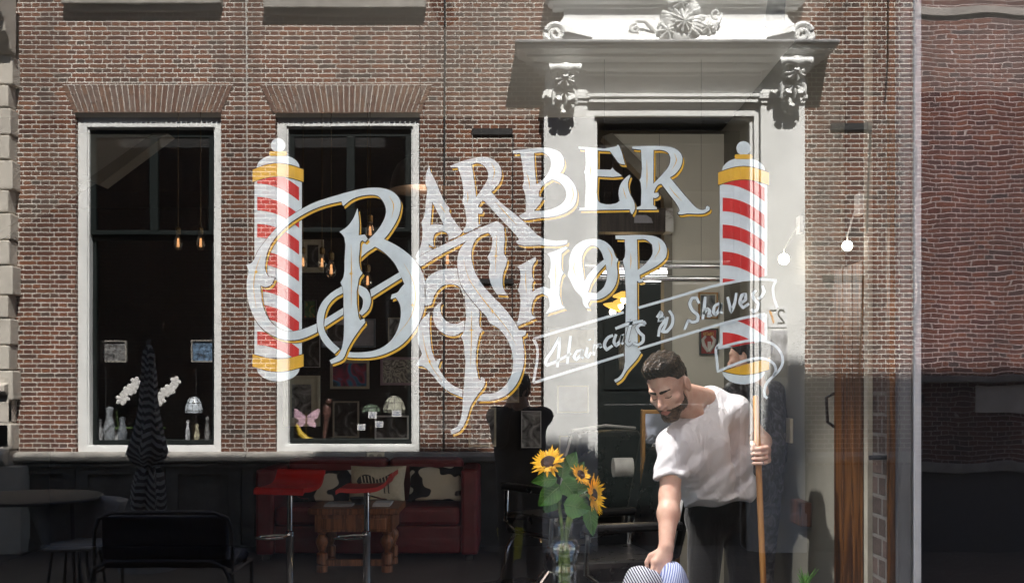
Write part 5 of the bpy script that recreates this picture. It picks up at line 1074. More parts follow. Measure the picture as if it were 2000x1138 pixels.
# ---------------- sunflowers in a glass vase
vx, vy = I(1102, 0, 3.80)[:2]
va = empty('glass_vase', (vx, vy, ZS), 'clear glass vase with a round bulge, holding the sunflower stems', 'vase')
k = 3.8 / 2000
prof = [(.0, .004), (.045, .0), (.052, .02), (.055, .10), (.042, .155)]
zv = lambda py: EYE + (755 - py) * k - ZS
prof = [(0, .004), (.045, .002), (.052, .02), (26 * k, zv(1130)), (27 * k, zv(1112)), (24 * k, zv(1100)), (27 * k, zv(1090)), (32 * k, zv(1076)), (31 * k, zv(1062)), (24 * k, zv(1050)), (17 * k, zv(1045)), (18 * k, zv(1030)), (24 * k, zv(1018))]
MB().lathe([(a, b_) for a, b_ in smooth_path(prof, step=3)], (vx, vy, ZS), 30).build('glass_body', glass_mat('vase_glass', .13, .0006, 30, tint=(.90, .94, .92)), va, smooth=True)
bqs = empty('sunflower_bouquet', (vx, vy, ZS + .02), 'bouquet of four yellow sunflowers with broad green leaves in the vase', 'flowers')
M_stm = mat('flower_stem', (.14, .20, .05), .5, var=.2, scale=30); M_leaf = mat('sunflower_leaf', (.06, .175, .02), .45, var=.35, scale=18, bump=.003, bscale=35)
M_pet = mat('sunflower_petal', (.95, .53, .008), .55, var=.15, scale=25); M_disc = mat('sunflower_disc', (.05, .022, .01), .9, var=.6, scale=120, bump=.004, bscale=160)
heads = [((1071, 903), 3.78, 36, (-.30, -.62, .66), 15), ((1133, 927), 3.82, 24, (.55, -.55, .45), 9), ((1137, 950), 3.86, 18, (.7, -.55, -.1), 7), ((1158, 966), 3.78, 40, (.90, -.40, .10), 12)]
random.seed(11)
for i, ((px, py), d, r_, ax, dr_) in enumerate(heads):
    c = Vector(I(px, py, d)); ax = Vector(ax).normalized(); Q = ax.to_track_quat('Z', 'Y').to_matrix(); r_ *= d / 2000; dr_ *= d / 2000
    st = MB(); b0 = Vector((vx + (-.012, .008, .014, .002)[i], vy + (.008, -.01, .01, .0)[i], ZS + .02))
    pts = [b0, b0 + Vector((0, 0, .14)), Vector((vx + (c.x - vx) * .12, vy, zv(1040) + ZS)), Vector((vx + (c.x - vx) * .45, vy + (c.y - vy) * .4, zv(980) + ZS + (.04 if i == 0 else 0))), c - ax * .03, c - ax * .005]
    cr_ = [Vector(p_) for p_ in pts]; sm = []
    for s_i in range(len(cr_) - 1):
        p0_, p1__, p2_, p3_ = cr_[max(s_i - 1, 0)], cr_[s_i], cr_[s_i + 1], cr_[min(s_i + 2, len(cr_) - 1)]
        for t in np.linspace(0, 1, 6)[:-1]: sm.append(.5 * ((2 * p1__) + (p2_ - p0_) * t + (2 * p0_ - 5 * p1__ + 4 * p2_ - p3_) * t * t + (3 * p1__ - p0_ - 3 * p2_ + p3_) * t**3))
    sm.append(cr_[-1]); st.tube(sm, [.0085 if j < 8 else .0065 for j in range(len(sm))], 8); st.build('flower_stem', M_stm, bqs, smooth=True)
    pm = MB()
    for ring in range(3):
        n = 19
        for j in range(n):
            a = 2 * math.pi * (j + .5 * ring + random.uniform(-.2, .2)) / n; ln = r_ * random.uniform(.86, 1.1) * (1 - .1 * ring); wd = r_ * .17; tl_ = random.uniform(-.1, .25) + .16 * ring
            e = Vector((math.cos(a), math.sin(a), 0)); f_ = Vector((-math.sin(a), math.cos(a), 0)); up_ = Vector((0, 0, 1)); vs = []
            for s_, w_ in ((.34, .45), (.55, 1), (.78, .85), (1.0, .06)):
                ctr = e * ln * s_ + up_ * (ln * (tl_ * s_ * s_ + .05 * math.sin(a * 5 + s_ * 4))); vs += [c + Q @ (ctr - f_ * wd * w_ * .5), c + Q @ (ctr + up_ * wd * .14), c + Q @ (ctr + f_ * wd * w_ * .5)]
            pm.add(vs, [(3 * q_ + u, 3 * q_ + u + 1, 3 * q_ + 4 + u, 3 * q_ + 3 + u) for q_ in range(3) for u in range(2)])
    hd = pm.build('petals', M_pet, bqs, smooth=True, fix=False)
    MB().lathe([(dr_ * 1.05, .0), (dr_, .008), (dr_ * .7, .013), (dr_ * .3, .009), (0, .006)], c, 22, ax=ax).build('seed_disc', M_disc, hd, smooth=True)
    MB().lathe([(0, -.02), (dr_ * .5, -.016), (dr_ * 1.1, -.004), (dr_ * 1.15, .0)], c, 14, ax=ax).build('sepals', M_leaf, hd, smooth=True)
def leaf(px, py, d, L_px, dirv, w_=.75, droop=.3, nrm=(0, -1, .3)):
    c = Vector(I(px, py, d)); Lm = L_px * d / 2000; e = Vector((dirv[0], dirv[2] if len(dirv) > 2 else 0, dirv[1])).normalized(); n_ = Vector(nrm).normalized(); n_ = (n_ - e * n_.dot(e)).normalized(); f_ = e.cross(n_)
    vs = []; K = 9; ws = [0, .62, .95, 1.0, .92, .75, .54, .30, .02]; m = MB()
    for i in range(K):
        s_ = i / (K - 1)
        for j, u in enumerate((-1, -.5, 0, .5, 1)):
            jag = 1 + (.06 if i % 2 else -.04) * (abs(u) == 1); x = e * (Lm * (s_ - .08 * (abs(u) == 1) * (i < 3))) + f_ * (Lm * w_ * .5 * ws[i] * u * jag) + n_ * (Lm * (.10 * abs(u) - droop * s_ * s_ + .03 * math.sin(6 * s_ + 3 * u))); vs.append(c + x)
    fs = [(5 * i + j, 5 * i + j + 1, 5 * i + 6 + j, 5 * i + 5 + j) for i in range(K - 1) for j in range(4)]
    m.add(vs, fs)
    m.tube([vs[5 * i + 2] + n_ * .0012 for i in range(K)], [.0016 * (1 - i / K) + .0004 for i in range(K)], 5, 1)
    for i in (2, 3, 4, 5):
        for q_ in (0, 4): m.tube([vs[5 * (i - 1) + 2] + n_ * .001, vs[5 * i + (1 if q_ == 0 else 3)] + n_ * .001, vs[5 * min(K - 1, i + 1) + q_] + n_ * .001], .0007, 4, 1)
    m.build('leaf', [M_leaf, mat('leaf_vein', (.16, .26, .07), .5)], bqs, smooth=True, fix=False)
for a in ((1085, 935, 3.76, 48, (-1, -.1), .6, .2), (1092, 950, 3.76, 56, (-.75, -.66), .75, .3), (1098, 930, 3.80, 40, (.1, .9), .6, .1), (1100, 940, 3.75, 44, (.5, -.55), .8, .3), (1112, 958, 3.78, 44, (.9, .15), .55, .2), (1104, 985, 3.72, 50, (.98, -.18), .95, .25), (1150, 990, 3.76, 58, (.15, -1), .5, .2), (1120, 930, 3.84, 36, (.5, .7), .7, .1), (1090, 965, 3.80, 46, (-.4, -.5), .8, .3), (1128, 972, 3.82, 40, (.4, -.9), .8, .2), (1108, 915, 3.83, 38, (.2, .4), .8, .2), (1096, 925, 3.84, 46, (.8, .1), .8, .2), (1076, 925, 3.82, 34, (-.6, -.5), .7, .2), (1118, 945, 3.80, 34, (.8, -.5), .8, .2)): leaf(*a)
# ---------------- towels heaped on the ledge, small plant
def towel(rect_, d, rot, a, b_, lbl, seed, hgt=.10, scale=30):
    x0, x1 = F(rect_[0], 0, d)[0], F(rect_[1], 0, d)[0]; cx = (x0 + x1) / 2; W = (x1 - x0) / 2; n = 30; rs = np.random.default_rng(seed); m = MB(); vs = []; ph = rs.uniform(0, 6, 6)
    for i in range(n + 1):
        for j in range(n + 1):
            u, v = -1 + 2 * i / n, -1 + 2 * j / n; r_ = min(1, math.hypot(u, v)); u2, v2 = u, v
            if math.hypot(u, v) > 1: q_ = math.hypot(u, v); u2, v2 = u / q_ * 1.0, v / q_
            h = hgt * max(0, 1 - r_ ** 3) ** .55 * (1 + .05 * math.sin(4 * u + ph[0] + 2 * v)) + .004 * math.sin(9 * u + 4 * v + ph[2]) * (1 - r_)
            vs.append((cx + W * u2, d - D0 + .10 * v2, ZS + .004 + max(0, h)))
    m.add(vs, [(i * (n + 1) + j, (i + 1) * (n + 1) + j, (i + 1) * (n + 1) + j + 1, i * (n + 1) + j + 1) for i in range(n) for j in range(n)])
    o = m.build('towel', stripes_mat('towel_%d' % seed, a, b_, scale, rot=rot, dist=.6), smooth=True, label=lbl, cat='towel', group='striped towels heaped on the window ledge'); return o
towel((1212, 1300), 3.86, (0, .5, 0), (.02, .02, .05), (.62, .64, .72), 'towel with bold black and white stripes, left of the reaching hand', 1, .118, 34)
towel((1278, 1348), 3.90, (0, -.3, 0), (.14, .18, .42), (.55, .60, .74), 'pale blue striped towel under the reaching hand', 2, .125, 40)
pp = I(1572, 1138, 3.74); pl = empty('small_plant', (pp[0], pp[1], ZS), 'small spiky green plant on the ledge at the lower right', 'plant')
MB().lathe([(.028, 0), (.035, .06), (.031, .06), (.028, .05)], (pp[0], pp[1], ZS), 14).build('pot', fr_dark, pl, smooth=True)
m = MB(); random.seed(4)
for i in range(22):
    a = random.uniform(0, 6.28); t = random.uniform(.1, .55); L_ = random.uniform(.05, .10); m.tube([(pp[0], pp[1], ZS + .05), (pp[0] + math.cos(a) * t * L_ * .5, pp[1] + math.sin(a) * t * L_ * .5, ZS + .05 + L_ * .6), (pp[0] + math.cos(a) * t * L_ * 1.2, pp[1] + math.sin(a) * t * L_ * 1.2, ZS + .05 + L_)], [.004, .003, .0005], 5)
m.build('leaves', mat('bright_leaf', (.08, .22, .03), .5), pl)
# ================================================================== PEOPLE
def surface_nets(f, lo, hi, h):
    """closed surface of the implicit solid f(P) < 0, evaluated in blocks near the surface only"""
    lo = np.array(lo, float); dims = np.ceil((np.array(hi) - lo) / h).astype(int) + 1
    V = np.full(dims, 1.0, np.float32); B = 12
    for i in range(0, dims[0], B):
        for j in range(0, dims[1], B):
            for k in range(0, dims[2], B):
                e = [min(B, dims[0] - i), min(B, dims[1] - j), min(B, dims[2] - k)]
                c = lo + h * (np.array([i, j, k]) + B / 2); d = float(f(c.reshape(1, 3))[0])
                if abs(d) > B * h * 1.5: V[i:i + e[0], j:j + e[1], k:k + e[2]] = d; continue
                g = np.stack(np.meshgrid(*[lo[a] + h * (np.arange(e[a]) + (i, j, k)[a]) for a in range(3)], indexing='ij'), -1).reshape(-1, 3)
                V[i:i + e[0], j:j + e[1], k:k + e[2]] = f(g).reshape(e)
    S = V < 0; c = np.zeros(np.array(dims) - 1, np.int32)
    offs = [(a, b, d) for a in (0, 1) for b in (0, 1) for d in (0, 1)]
    sl_ = lambda o: tuple(slice(q_, dims[a] - 1 + q_) for a, q_ in enumerate(o))
    for o in offs: c += S[sl_(o)]
    act = (c > 0) & (c < 8); idx = -np.ones(act.shape, np.int64); idx[act] = np.arange(act.sum())
    P = np.zeros((act.sum(), 3)); W = np.zeros(act.sum())
    for o in offs:
        for a in range(3):
            if o[a]: continue
            o2 = list(o); o2[a] = 1; v0 = V[sl_(o)][act]; v1 = V[sl_(o2)][act]; m = (v0 < 0) != (v1 < 0); t = np.where(m, v0 / np.where(m, v0 - v1, 1), 0)
            q_ = np.tile(np.array(o, float), (len(t), 1)); q_[:, a] += t; P += q_ * m[:, None]; W += m
    P = (P / W[:, None] + np.argwhere(act)) * h + lo
    F_ = []
    for a in range(3):
        b, c_ = (a + 1) % 3, (a + 2) % 3
        s0 = [slice(1, dims[q_] - 1) for q_ in range(3)]; s0[a] = slice(0, dims[a] - 1); s1 = list(s0); s1[a] = slice(1, dims[a])
        x0 = S[tuple(s0)]; x1 = S[tuple(s1)]; e = np.argwhere(x0 != x1); sg = x0[tuple(e.T)]
        base = e.copy(); base[:, b] += 1; base[:, c_] += 1
        def at(db, dc): q_ = base.copy(); q_[:, b] -= db; q_[:, c_] -= dc; return idx[tuple(q_.T)]
        q4 = np.stack([at(1, 1), at(0, 1), at(0, 0), at(1, 0)], 1); q4[~sg] = q4[~sg][:, ::-1]; F_.append(q4)
    F_ = np.concatenate(F_); F_ = F_[(F_ >= 0).all(1)]
    return P, F_
A3 = lambda p: np.array(p, float)
def sm(a, b, k=.015):
    h = np.clip(.5 + .5 * (b - a) / k, 0, 1); return b * (1 - h) + a * h - k * h * (1 - h)
def smx(a, b, k=.01): return -sm(-a, -b, k)
def cap(P, a, b, ra, rb=None):
    rb = ra if rb is None else rb; a, b = A3(a), A3(b); ab = b - a; t = np.clip(((P - a) @ ab) / (ab @ ab + 1e-12), 0, 1); return np.linalg.norm(P - a - t[:, None] * ab, axis=1) - (ra + (rb - ra) * t)
def ellp(P, c, r, M=None):
    q_ = P - A3(c); q_ = q_ @ M if M is not None else q_; r = A3(r); k0 = np.linalg.norm(q_ / r, axis=1); k1 = np.linalg.norm(q_ / r**2, axis=1) + 1e-9; return k0 * (k0 - 1) / k1
def plane(P, p, n): n = A3(n); return (P - A3(p)) @ (n / np.linalg.norm(n))
def mesh_np(name, P, F_, mats, parent, mi=None, label=None, smooth_it=1):
    me = bpy.data.meshes.new(name); o0 = parent_origin(parent) if parent else Vector((0, 0, 0))
    for _ in range(smooth_it):     # light Laplacian pass
        acc = np.zeros_like(P); cnt = np.zeros(len(P))
        for a in range(4):
            b = (a + 1) % 4; np.add.at(acc, F_[:, a], P[F_[:, b]]); np.add.at(acc, F_[:, b], P[F_[:, a]]); np.add.at(cnt, F_[:, a], 1); np.add.at(cnt, F_[:, b], 1)
        P = P * .5 + .5 * acc / np.maximum(cnt, 1)[:, None]
    me.from_pydata((P - np.array(o0)).tolist(), [], F_.tolist())
    for m in (mats if isinstance(mats, list) else [mats]): me.materials.append(m)
    if mi is not None: me.polygons.foreach_set('material_index', mi.astype(np.int32))
    me.polygons.foreach_set('use_smooth', [True] * len(F_)); me.update()
    o = bpy.data.objects.new(name, me); col.objects.link(o)
    if parent: o.parent = parent
    return tag(o, label)
def skin_mat(name, c, red=(.5, .18, .12)):
    m = bpy.data.materials.new(name); m.use_nodes = True; t = m.node_tree; N = t.nodes; L = t.links; b = N['Principled BSDF']
    tc = N.new('ShaderNodeTexCoord'); no = N.new('ShaderNodeTexNoise'); inp(no, Scale=22.0, Detail=5.0); L.new(tc.outputs['Object'], no.inputs['Vector'])
    mx = N.new('ShaderNodeMix'); mx.data_type = 'RGBA'; mr = N.new('ShaderNodeMapRange'); inp(mr, From_Min=.35, From_Max=.7, To_Min=0, To_Max=.35); L.new(no.outputs['Fac'], mr.inputs['Value']); L.new(mr.outputs[0], mx.inputs[0]); mx.inputs[6].default_value = c4(c); mx.inputs[7].default_value = c4(red)
    L.new(mx.outputs[2], b.inputs['Base Color']); inp(b, Roughness=.5, Subsurface_Weight=.12, Subsurface_Scale=.02); b.inputs['Subsurface Radius'].default_value = (1, .35, .2)
    n2 = N.new('ShaderNodeTexNoise'); inp(n2, Scale=420.0, Detail=2.0); L.new(tc.outputs['Object'], n2.inputs['Vector']); bp = N.new('ShaderNodeBump'); inp(bp, Strength=.35, Distance=.001); L.new(n2.outputs['Fac'], bp.inputs['Height']); L.new(bp.outputs[0], b.inputs['Normal'])
    return m
M_skin = skin_mat('light_skin', (.70, .46, .36))
def cloth_mat(name, c, fold=.006, scale=7, rough=.9):
    m = mat(name, c, rough, var=.05, scale=8, sheen=.2); t = m.node_tree; N = t.nodes; L = t.links; b = N['Principled BSDF']
    tc = N.new('ShaderNodeTexCoord'); mp = N.new('ShaderNodeMapping'); mp.inputs['Scale'].default_value = (1, 1, .45); mp.inputs['Rotation'].default_value = (0, .5, 0); L.new(tc.outputs['Object'], mp.inputs[0])
    n1 = N.new('ShaderNodeTexNoise'); inp(n1, Scale=float(scale), Detail=2.5, Distortion=1.2); L.new(mp.outputs[0], n1.inputs['Vector'])
    n2 = N.new('ShaderNodeTexNoise'); inp(n2, Scale=700.0, Detail=1.0); L.new(tc.outputs['Object'], n2.inputs['Vector'])
    ad = N.new('ShaderNodeMath'); ad.operation = 'MULTIPLY_ADD'; L.new(n2.outputs['Fac'], ad.inputs[0]); ad.inputs[1].default_value = .03; L.new(n1.outputs['Fac'], ad.inputs[2])
    bp = N.new('ShaderNodeBump'); inp(bp, Strength=1.0, Distance=fold * 3); L.new(ad.outputs[0], bp.inputs['Height']); L.new(bp.outputs[0], b.inputs['Normal'])
    return m
def hair_mat(name, a, b_, rot=(0, 0, 0)):
    m = bpy.data.materials.new(name); m.use_nodes = True; t = m.node_tree; N = t.nodes; L = t.links; b = N['Principled BSDF']
    tc = N.new('ShaderNodeTexCoord'); mp = N.new('ShaderNodeMapping'); mp.inputs['Scale'].default_value = (16, 90, 90); mp.inputs['Rotation'].default_value = rot; L.new(tc.outputs['Object'], mp.inputs[0])
    no = N.new('ShaderNodeTexNoise'); inp(no, Scale=1.6, Detail=4.0, Distortion=.4); L.new(mp.outputs[0], no.inputs['Vector'])
    cr = N.new('ShaderNodeValToRGB'); cr.color_ramp.elements[0].position = .35; cr.color_ramp.elements[1].position = .7; cr.color_ramp.elements[0].color = c4(a); cr.color_ramp.elements[1].color = c4(b_); L.new(no.outputs['Fac'], cr.inputs[0]); L.new(cr.outputs[0], b.inputs['Base Color']); inp(b, Roughness=.42)
    bp = N.new('ShaderNodeBump'); inp(bp, Strength=1.0, Distance=.006); L.new(no.outputs['Fac'], bp.inputs['Height']); L.new(bp.outputs[0], b.inputs['Normal'])
    return m
def frame_of(fwd, up):
    f = A3(fwd); f /= np.linalg.norm(f); u = A3(up); u = u - f * (u @ f); u /= np.linalg.norm(u); l = np.cross(u, f); return np.stack([l, f, u], 1)   # columns: left, front, up
def head_sdf(Q, detail=True):
    """Q in head space: x left, y front, z up; origin between the ears"""
    d = ellp(Q, (0, -.012, .040), (.074, .097, .084)); d = sm(d, ellp(Q, (0, .032, -.030), (.060, .066, .082)), .03)
    X = np.abs(Q[:, 0]); S = np.stack([X, Q[:, 1], Q[:, 2]], 1)
    d = sm(d, ellp(S, (.046, .012, -.062), (.020, .032, .026)), .025); d = sm(d, cap(S, (0, .074, -.103), (.016, .068, -.100), .020), .022)
    if not detail: return d
    d = sm(d, cap(S, (.008, .087, .024), (.040, .074, .022), .010), .014); d = sm(d, ellp(S, (.044, .060, -.022), (.020, .020, .016)), .016)
    d = smx(d, -ellp(S, (.030, .100, .004), (.017, .016, .012)), .010)
    d = sm(d, ellp(S, (.030, .0790, .003), (.0125, .0125, .0115)), .003)
    d = sm(d, cap(Q, (0, .090, .014), (0, .112, -.026), .008, .0105), .010); d = sm(d, ellp(Q, (0, .111, -.032), (.0125, .012, .010)), .006); d = sm(d, ellp(S, (.0125, .101, -.036), (.0075, .010, .007)), .005)
    d = sm(d, ellp(Q, (0, .088, -.066), (.024, .014, .018)), .010)
    d = sm(d, cap(S, (0, .101, -.0585), (.019, .090, -.062), .0048, .003), .003); d = sm(d, cap(S, (0, .100, -.070), (.016, .091, -.067), .0058, .003), .003); d = smx(d, -cap(S, (0, .108, -.0635), (.021, .094, -.0645), .0016), .002)
    E = S - A3((.079, -.010, -.002)); ea = ellp(E, (0, 0, .0), (.011, .021, .034)); ea = smx(ea, -ellp(E, (.011, .005, .004), (.007, .012, .021)), .004); d = sm(d, ea, .006)
    return d
def fbm(P, s, ph=0): return (np.sin(P[:, 0] * s + 1.3 * np.sin(P[:, 2] * s * .7 + ph)) + np.sin(P[:, 1] * s * 1.1 + 1.7 * np.sin(P[:, 0] * s * .6 + ph * 2)) + np.sin(P[:, 2] * s * .9 + 1.1 * np.sin(P[:, 1] * s * .8 + ph * 3))) / 3
def finger(pts, r0, r1):
    n = len(pts) - 1
    return lambda P: __import__('functools').reduce(lambda a, b: sm(a, b, .003), [cap(P, pts[i], pts[i + 1], r0 + (r1 - r0) * i / n, r0 + (r1 - r0) * (i + 1) / n) for i in range(n)])
# ---- the barber
man = empty('person', (.95, .85, FZ), 'bearded man in a white t-shirt and black jeans bending down, one hand on a broomstick', 'person')
HC = A3(I(1306, 755, 4.10)); HM = frame_of((-.47, -.74, -.48), (-.30, -.22, .92))
def hp(x, y, z): return HC + HM @ A3((x, y, z))
NB = A3(I(1386, 768, 4.38)); RS = A3(I(1313, 868, 4.12)); RE = A3(I(1308, 968, 4.05)); RW = A3(I(1301, 1068, 3.93))
LS = A3(I(1437, 800, 4.42)); LE = A3(I(1487, 862, 4.56)); LW = A3(I(1490, 893, 4.28)); PV = A3(I(1413, 985, 4.50))
ST0 = A3(I(1476, 772, 4.16)); ST1 = A3(I(1491, 1140, 4.16)); sd_ = (ST1 - ST0) / np.linalg.norm(ST1 - ST0); ST1 = ST0 + sd_ * ((ST0[2] - FZ - .03) / -sd_[2])
LH = ST0 + sd_ * ((ST0[2] - (EYE + (755 - 888) * 4.16 / 2000)) / -sd_[2])      # grip centre on the stick
# right hand hangs down over the towels: fingers down, thumb at the picture's left
rd = (A3(I(1290, 1108, 3.90)) - RW); rd /= np.linalg.norm(rd); rl = np.cross(rd, (0, -1, 0)); rl /= np.linalg.norm(rl); rl = -rl if rl[0] > 0 else rl; rn = np.cross(rl, rd)
def rp(a, b, c): return RW + rd * a + rl * b + rn * c
sgn_n = -1 if rn[1] > 0 else 1
rf = [finger([rp(.075, -.028 + .019 * i, 0), rp(.075 + .030 * k_, -.028 + .019 * i, -.012 * sgn_n * -1 * 0 + .004), rp(.075 + .048 * k_, -.026 + .018 * i, .020 * sgn_n * -1), rp(.075 + .055 * k_, -.024 + .017 * i, .034 * sgn_n * -1)], .0092, .0075) for i, k_ in ((0, .78), (1, 1.0), (2, 1.08), (3, .98))]
rth = finger([rp(.022, .020, 0), rp(.048, .047, -.012 * sgn_n), rp(.075, .052, -.020 * sgn_n), rp(.095, .044, -.026 * sgn_n)], .0115, .0085)
# left hand round the stick
wv = LH - LW; wv /= np.linalg.norm(wv)
sx = np.cross(sd_, (0, -1, 0)); sx /= np.linalg.norm(sx); sx = sx if sx[0] > 0 else -sx        # to the picture's right
sy_ = np.cross(sx, sd_); sy_ = sy_ if sy_[1] < 0 else -sy_                                      # towards the camera
def lp(a, b, c): return LH + sx * a + sy_ * b + sd_ * c       # right, towards camera, down the stick
lfs = [finger([lp(.036, .0, z_ - .002), lp(.030, .024, z_), lp(.004, .030, z_ + .002), lp(-.020, .022, z_ + .003), lp(-.024, .004, z_ + .004)], .0100 - .0008 * i, .0082 - .0006 * i) for i, z_ in enumerate((-.030, -.010, .010, .029))]
lth = finger([lp(.022, -.018, -.036), lp(-.006, -.016, -.048), lp(-.024, .006, -.050), lp(-.022, .022, -.040)], .0115, .0088)
def skin_f(P):
    d = head_sdf((P - HC) @ HM)
    nk = sm(cap(P, hp(0, -.030, -.045), NB + A3((-.02, .0, -.03)), .052, .056), cap(P, hp(0, .005, -.07), A3(I(1352, 806, 4.24)), .038, .048), .03); d = sm(d, nk, .022)
    ch = sm(cap(P, RS + A3((.03, .02, -.01)), LS + A3((-.02, .01, -.005)), .048, .046), cap(P, A3(I(1362, 845, 4.26)), A3(I(1385, 900, 4.36)), .065, .06), .05); d = sm(d, ch, .03)
    
    d = sm(d, cap(P, RS, RE, .050, .040), .02); d = sm(d, cap(P, RE, RE + (RW - RE) * .35, .040, .043), .02); d = sm(d, cap(P, RE + (RW - RE) * .35, RW, .041, .027), .02)
    pm_ = sm(cap(P, RW, rp(.065, -.018, 0), .024, .017), cap(P, RW, rp(.065, .022, 0), .024, .017), .012); pm_ = sm(pm_, cap(P, rp(.03, -.02, 0), rp(.075, .026, 0), .015), .012); d = sm(d, pm_, .012)
    for g_ in rf: d = sm(d, g_(P), .004)
    d = sm(d, rth(P), .008)
    d = sm(d, cap(P, LS, LE, .052, .042), .02); d = sm(d, cap(P, LE, LW, .043, .028), .02)
    pl_ = sm(cap(P, LW, lp(.038, -.006, -.02), .026, .018), cap(P, LW, lp(.038, -.006, .022), .026, .016), .014); d = sm(d, pl_, .014)
    for g_ in lfs: d = sm(d, g_(P), .003)
    return sm(d, lth(P), .006)
allp = np.stack([HC, NB, RS, RE, RW, LS, LE, LW, PV, rp(.14, 0, 0), hp(0, 0, .14), hp(0, .13, 0)])
P_, F_ = surface_nets(skin_f, allp.min(0) - .12, allp.max(0) + .12, .0042)
cen = P_[F_].mean(1); Q = (cen - HC) @ HM
hand_obj = mesh_np('body', P_, F_, [M_skin, skin_mat('lip_skin', (.45, .18, .15))], man, ((np.abs(Q[:, 0]) < .021) & (Q[:, 1] > .088) & (Q[:, 2] < -.055) & (Q[:, 2] > -.076)).astype(int))
# hair, beard, brows as shells over the head
def shell(name, fn, m_, h=.0035, pad=.04, sm_it=1):
    lo = HC - .15 - pad * 0; P2, F2 = surface_nets(fn, lo, HC + .16, h)
    return mesh_np(name, P2, F2, m_, man, smooth_it=sm_it) if len(F2) else None
def hair_f(P):
    Q = (P - HC) @ HM; d = head_sdf(Q, False) - .0045; x, y, z = Q.T
    line_ = np.interp(y, [-.12, -.05, -.028, .018, .03, .055, .085], [-.045, -.028, .038, .040, .032, .060, .092])
    top = np.clip((z - .075) / .04, 0, 1) * np.clip((y + .09) / .05, 0, 1)
    d = d - .015 * top - .012 * top * np.clip((y - .02) / .05, 0, 1) - .0035 * np.sin(x * 230 + 30 * y + 8 * np.sin(y * 40)) * top - .0016 * fbm(Q, 260)
    q1 = ellp(Q, (.006, .060, .122), (.048, .042, .024)); d = sm(d, q1 - .004 * np.sin(x * 210 + 60 * y) - .0016 * fbm(Q, 300, 1), .016)
    line_ = line_ + .014 * np.clip((np.abs(x) - .028) / .03, 0, 1) * np.clip((y - .02) / .02, 0, 1) + .002 * np.sin(x * 300)
    return smx(d, (line_ - z) * .8, .004)
hair_o = shell('hair', hair_f, hair_mat('dark_brown_hair', (.008, .005, .003), (.070, .040, .022)))
def beard_f(P):
    Q = (P - HC) @ HM; x, y, z = Q.T; d = head_sdf(Q) - .0008 - .0010 * fbm(Q, 420) - .0012 * fbm(Q, 900, 2); ax_ = np.abs(x)
    up_ = np.interp(y, [-.02, .005, .03, .06, .085, .11], [.006, -.004, -.044, -.054, -.053, -.0495]); reg = z - up_
    reg = np.maximum(reg, (.010 - y) * 1.0); reg = np.maximum(reg, -.119 - z); reg = np.maximum(reg, y - .104 + 0 * z)
    lips = ellp(np.stack([ax_, y, z], 1), (0, .100, -.0645), (.0185, .03, .0062)); reg = np.maximum(reg, -lips); reg = np.maximum(reg, .0 - (ellp(Q, (0, .111, -.034), (.0155, .017, .0095))))
    under = (-.112 - z) + (y - .03) * -.5; reg = np.maximum(reg, under - .03)
    return smx(d, reg, .004)
beard_o = shell('beard', beard_f, hair_mat('short_beard', (.05, .030, .020), (.20, .120, .080)), h=.003)
def brow_f(P):
    Q = (P - HC) @ HM; S = np.stack([np.abs(Q[:, 0]), Q[:, 1], Q[:, 2]], 1); return smx(head_sdf(Q) - .0028, cap(S, (.012, .096, .0225), (.046, .078, .025), .0068, .0036), .003)
shell('eyebrows', brow_f, MATS.get('brow') or mat('brow', (.02, .013, .009), .8), h=.0025)
def strands(name, fn, seeds, dirs, steps, stepl, lift, rad, mats, par):
    P = np.array(seeds); D = np.array(dirs); path = [P.copy()]; e = .0012
    for k_ in range(steps):
        P = P + D * stepl
        for _ in range(2):
            f0 = fn(P); g = np.stack([fn(P + np.eye(3)[a] * e) - f0 for a in range(3)], 1) / e; gn = np.linalg.norm(g, axis=1)[:, None] + 1e-9; P = P - (g / gn) * np.clip(f0 - lift * (1 + k_ * .25), -.006, .006)[:, None]
        path.append(P.copy())
    mm = MB(); path = np.stack(path, 1)
    for i in range(len(path)): mm.tube([tuple(q_) for q_ in path[i]], [rad * (1 - .75 * j / steps) for j in range(steps + 1)], 4, i % len(mats), cap=False)
    return mm.build(name, mats, par, smooth=True, fix=False)
def mesh_pts(o, cond, n, seed):
    V = np.array([tuple(v.co) for v in o.data.vertices]) + np.array(parent_origin(man)); Q = (V - HC) @ HM; V = V[cond(Q)]; return V[np.random.default_rng(seed).choice(len(V), min(n, len(V)), replace=False)]
HS = [mat('hair_strand_dark', (.010, .007, .004), .4), mat('hair_strand_brown', (.045, .026, .014), .38), mat('hair_strand_light', (.10, .062, .034), .35)]
sd0 = mesh_pts(hair_o, lambda Q: (Q[:, 2] > .085) & (Q[:, 1] > -.07), 420, 3); r_g = np.random.default_rng(5)
dd0 = (HM @ (np.array([[.18, -1, .12]]) + r_g.normal(0, .16, (len(sd0), 3))).T).T; dd0 /= np.linalg.norm(dd0, axis=1)[:, None]
strands('hair_strands', hair_f, sd0, dd0, 5, .0095, .0022, .0011, HS, hair_o)
sd1 = mesh_pts(hair_o, lambda Q: (Q[:, 2] <= .085), 260, 4); dd1 = (HM @ (np.array([[0, -.8, -.5]]) + r_g.normal(0, .2, (len(sd1), 3))).T).T; dd1 /= np.linalg.norm(dd1, axis=1)[:, None]
strands('hair_strands', hair_f, sd1, dd1, 3, .006, .0008, .0007, HS[:2], hair_o)
sd2 = mesh_pts(beard_o, lambda Q: Q[:, 1] > .0, 650, 6); dd2 = (HM @ (np.array([[0, .10, -1]]) + r_g.normal(0, .35, (len(sd2), 3))).T).T; dd2 /= np.linalg.norm(dd2, axis=1)[:, None]
strands('stubble', beard_f, sd2, dd2, 2, .0034, .0012, .0006, HS[:2] + [MATS['hair_strand_brown']], beard_o)
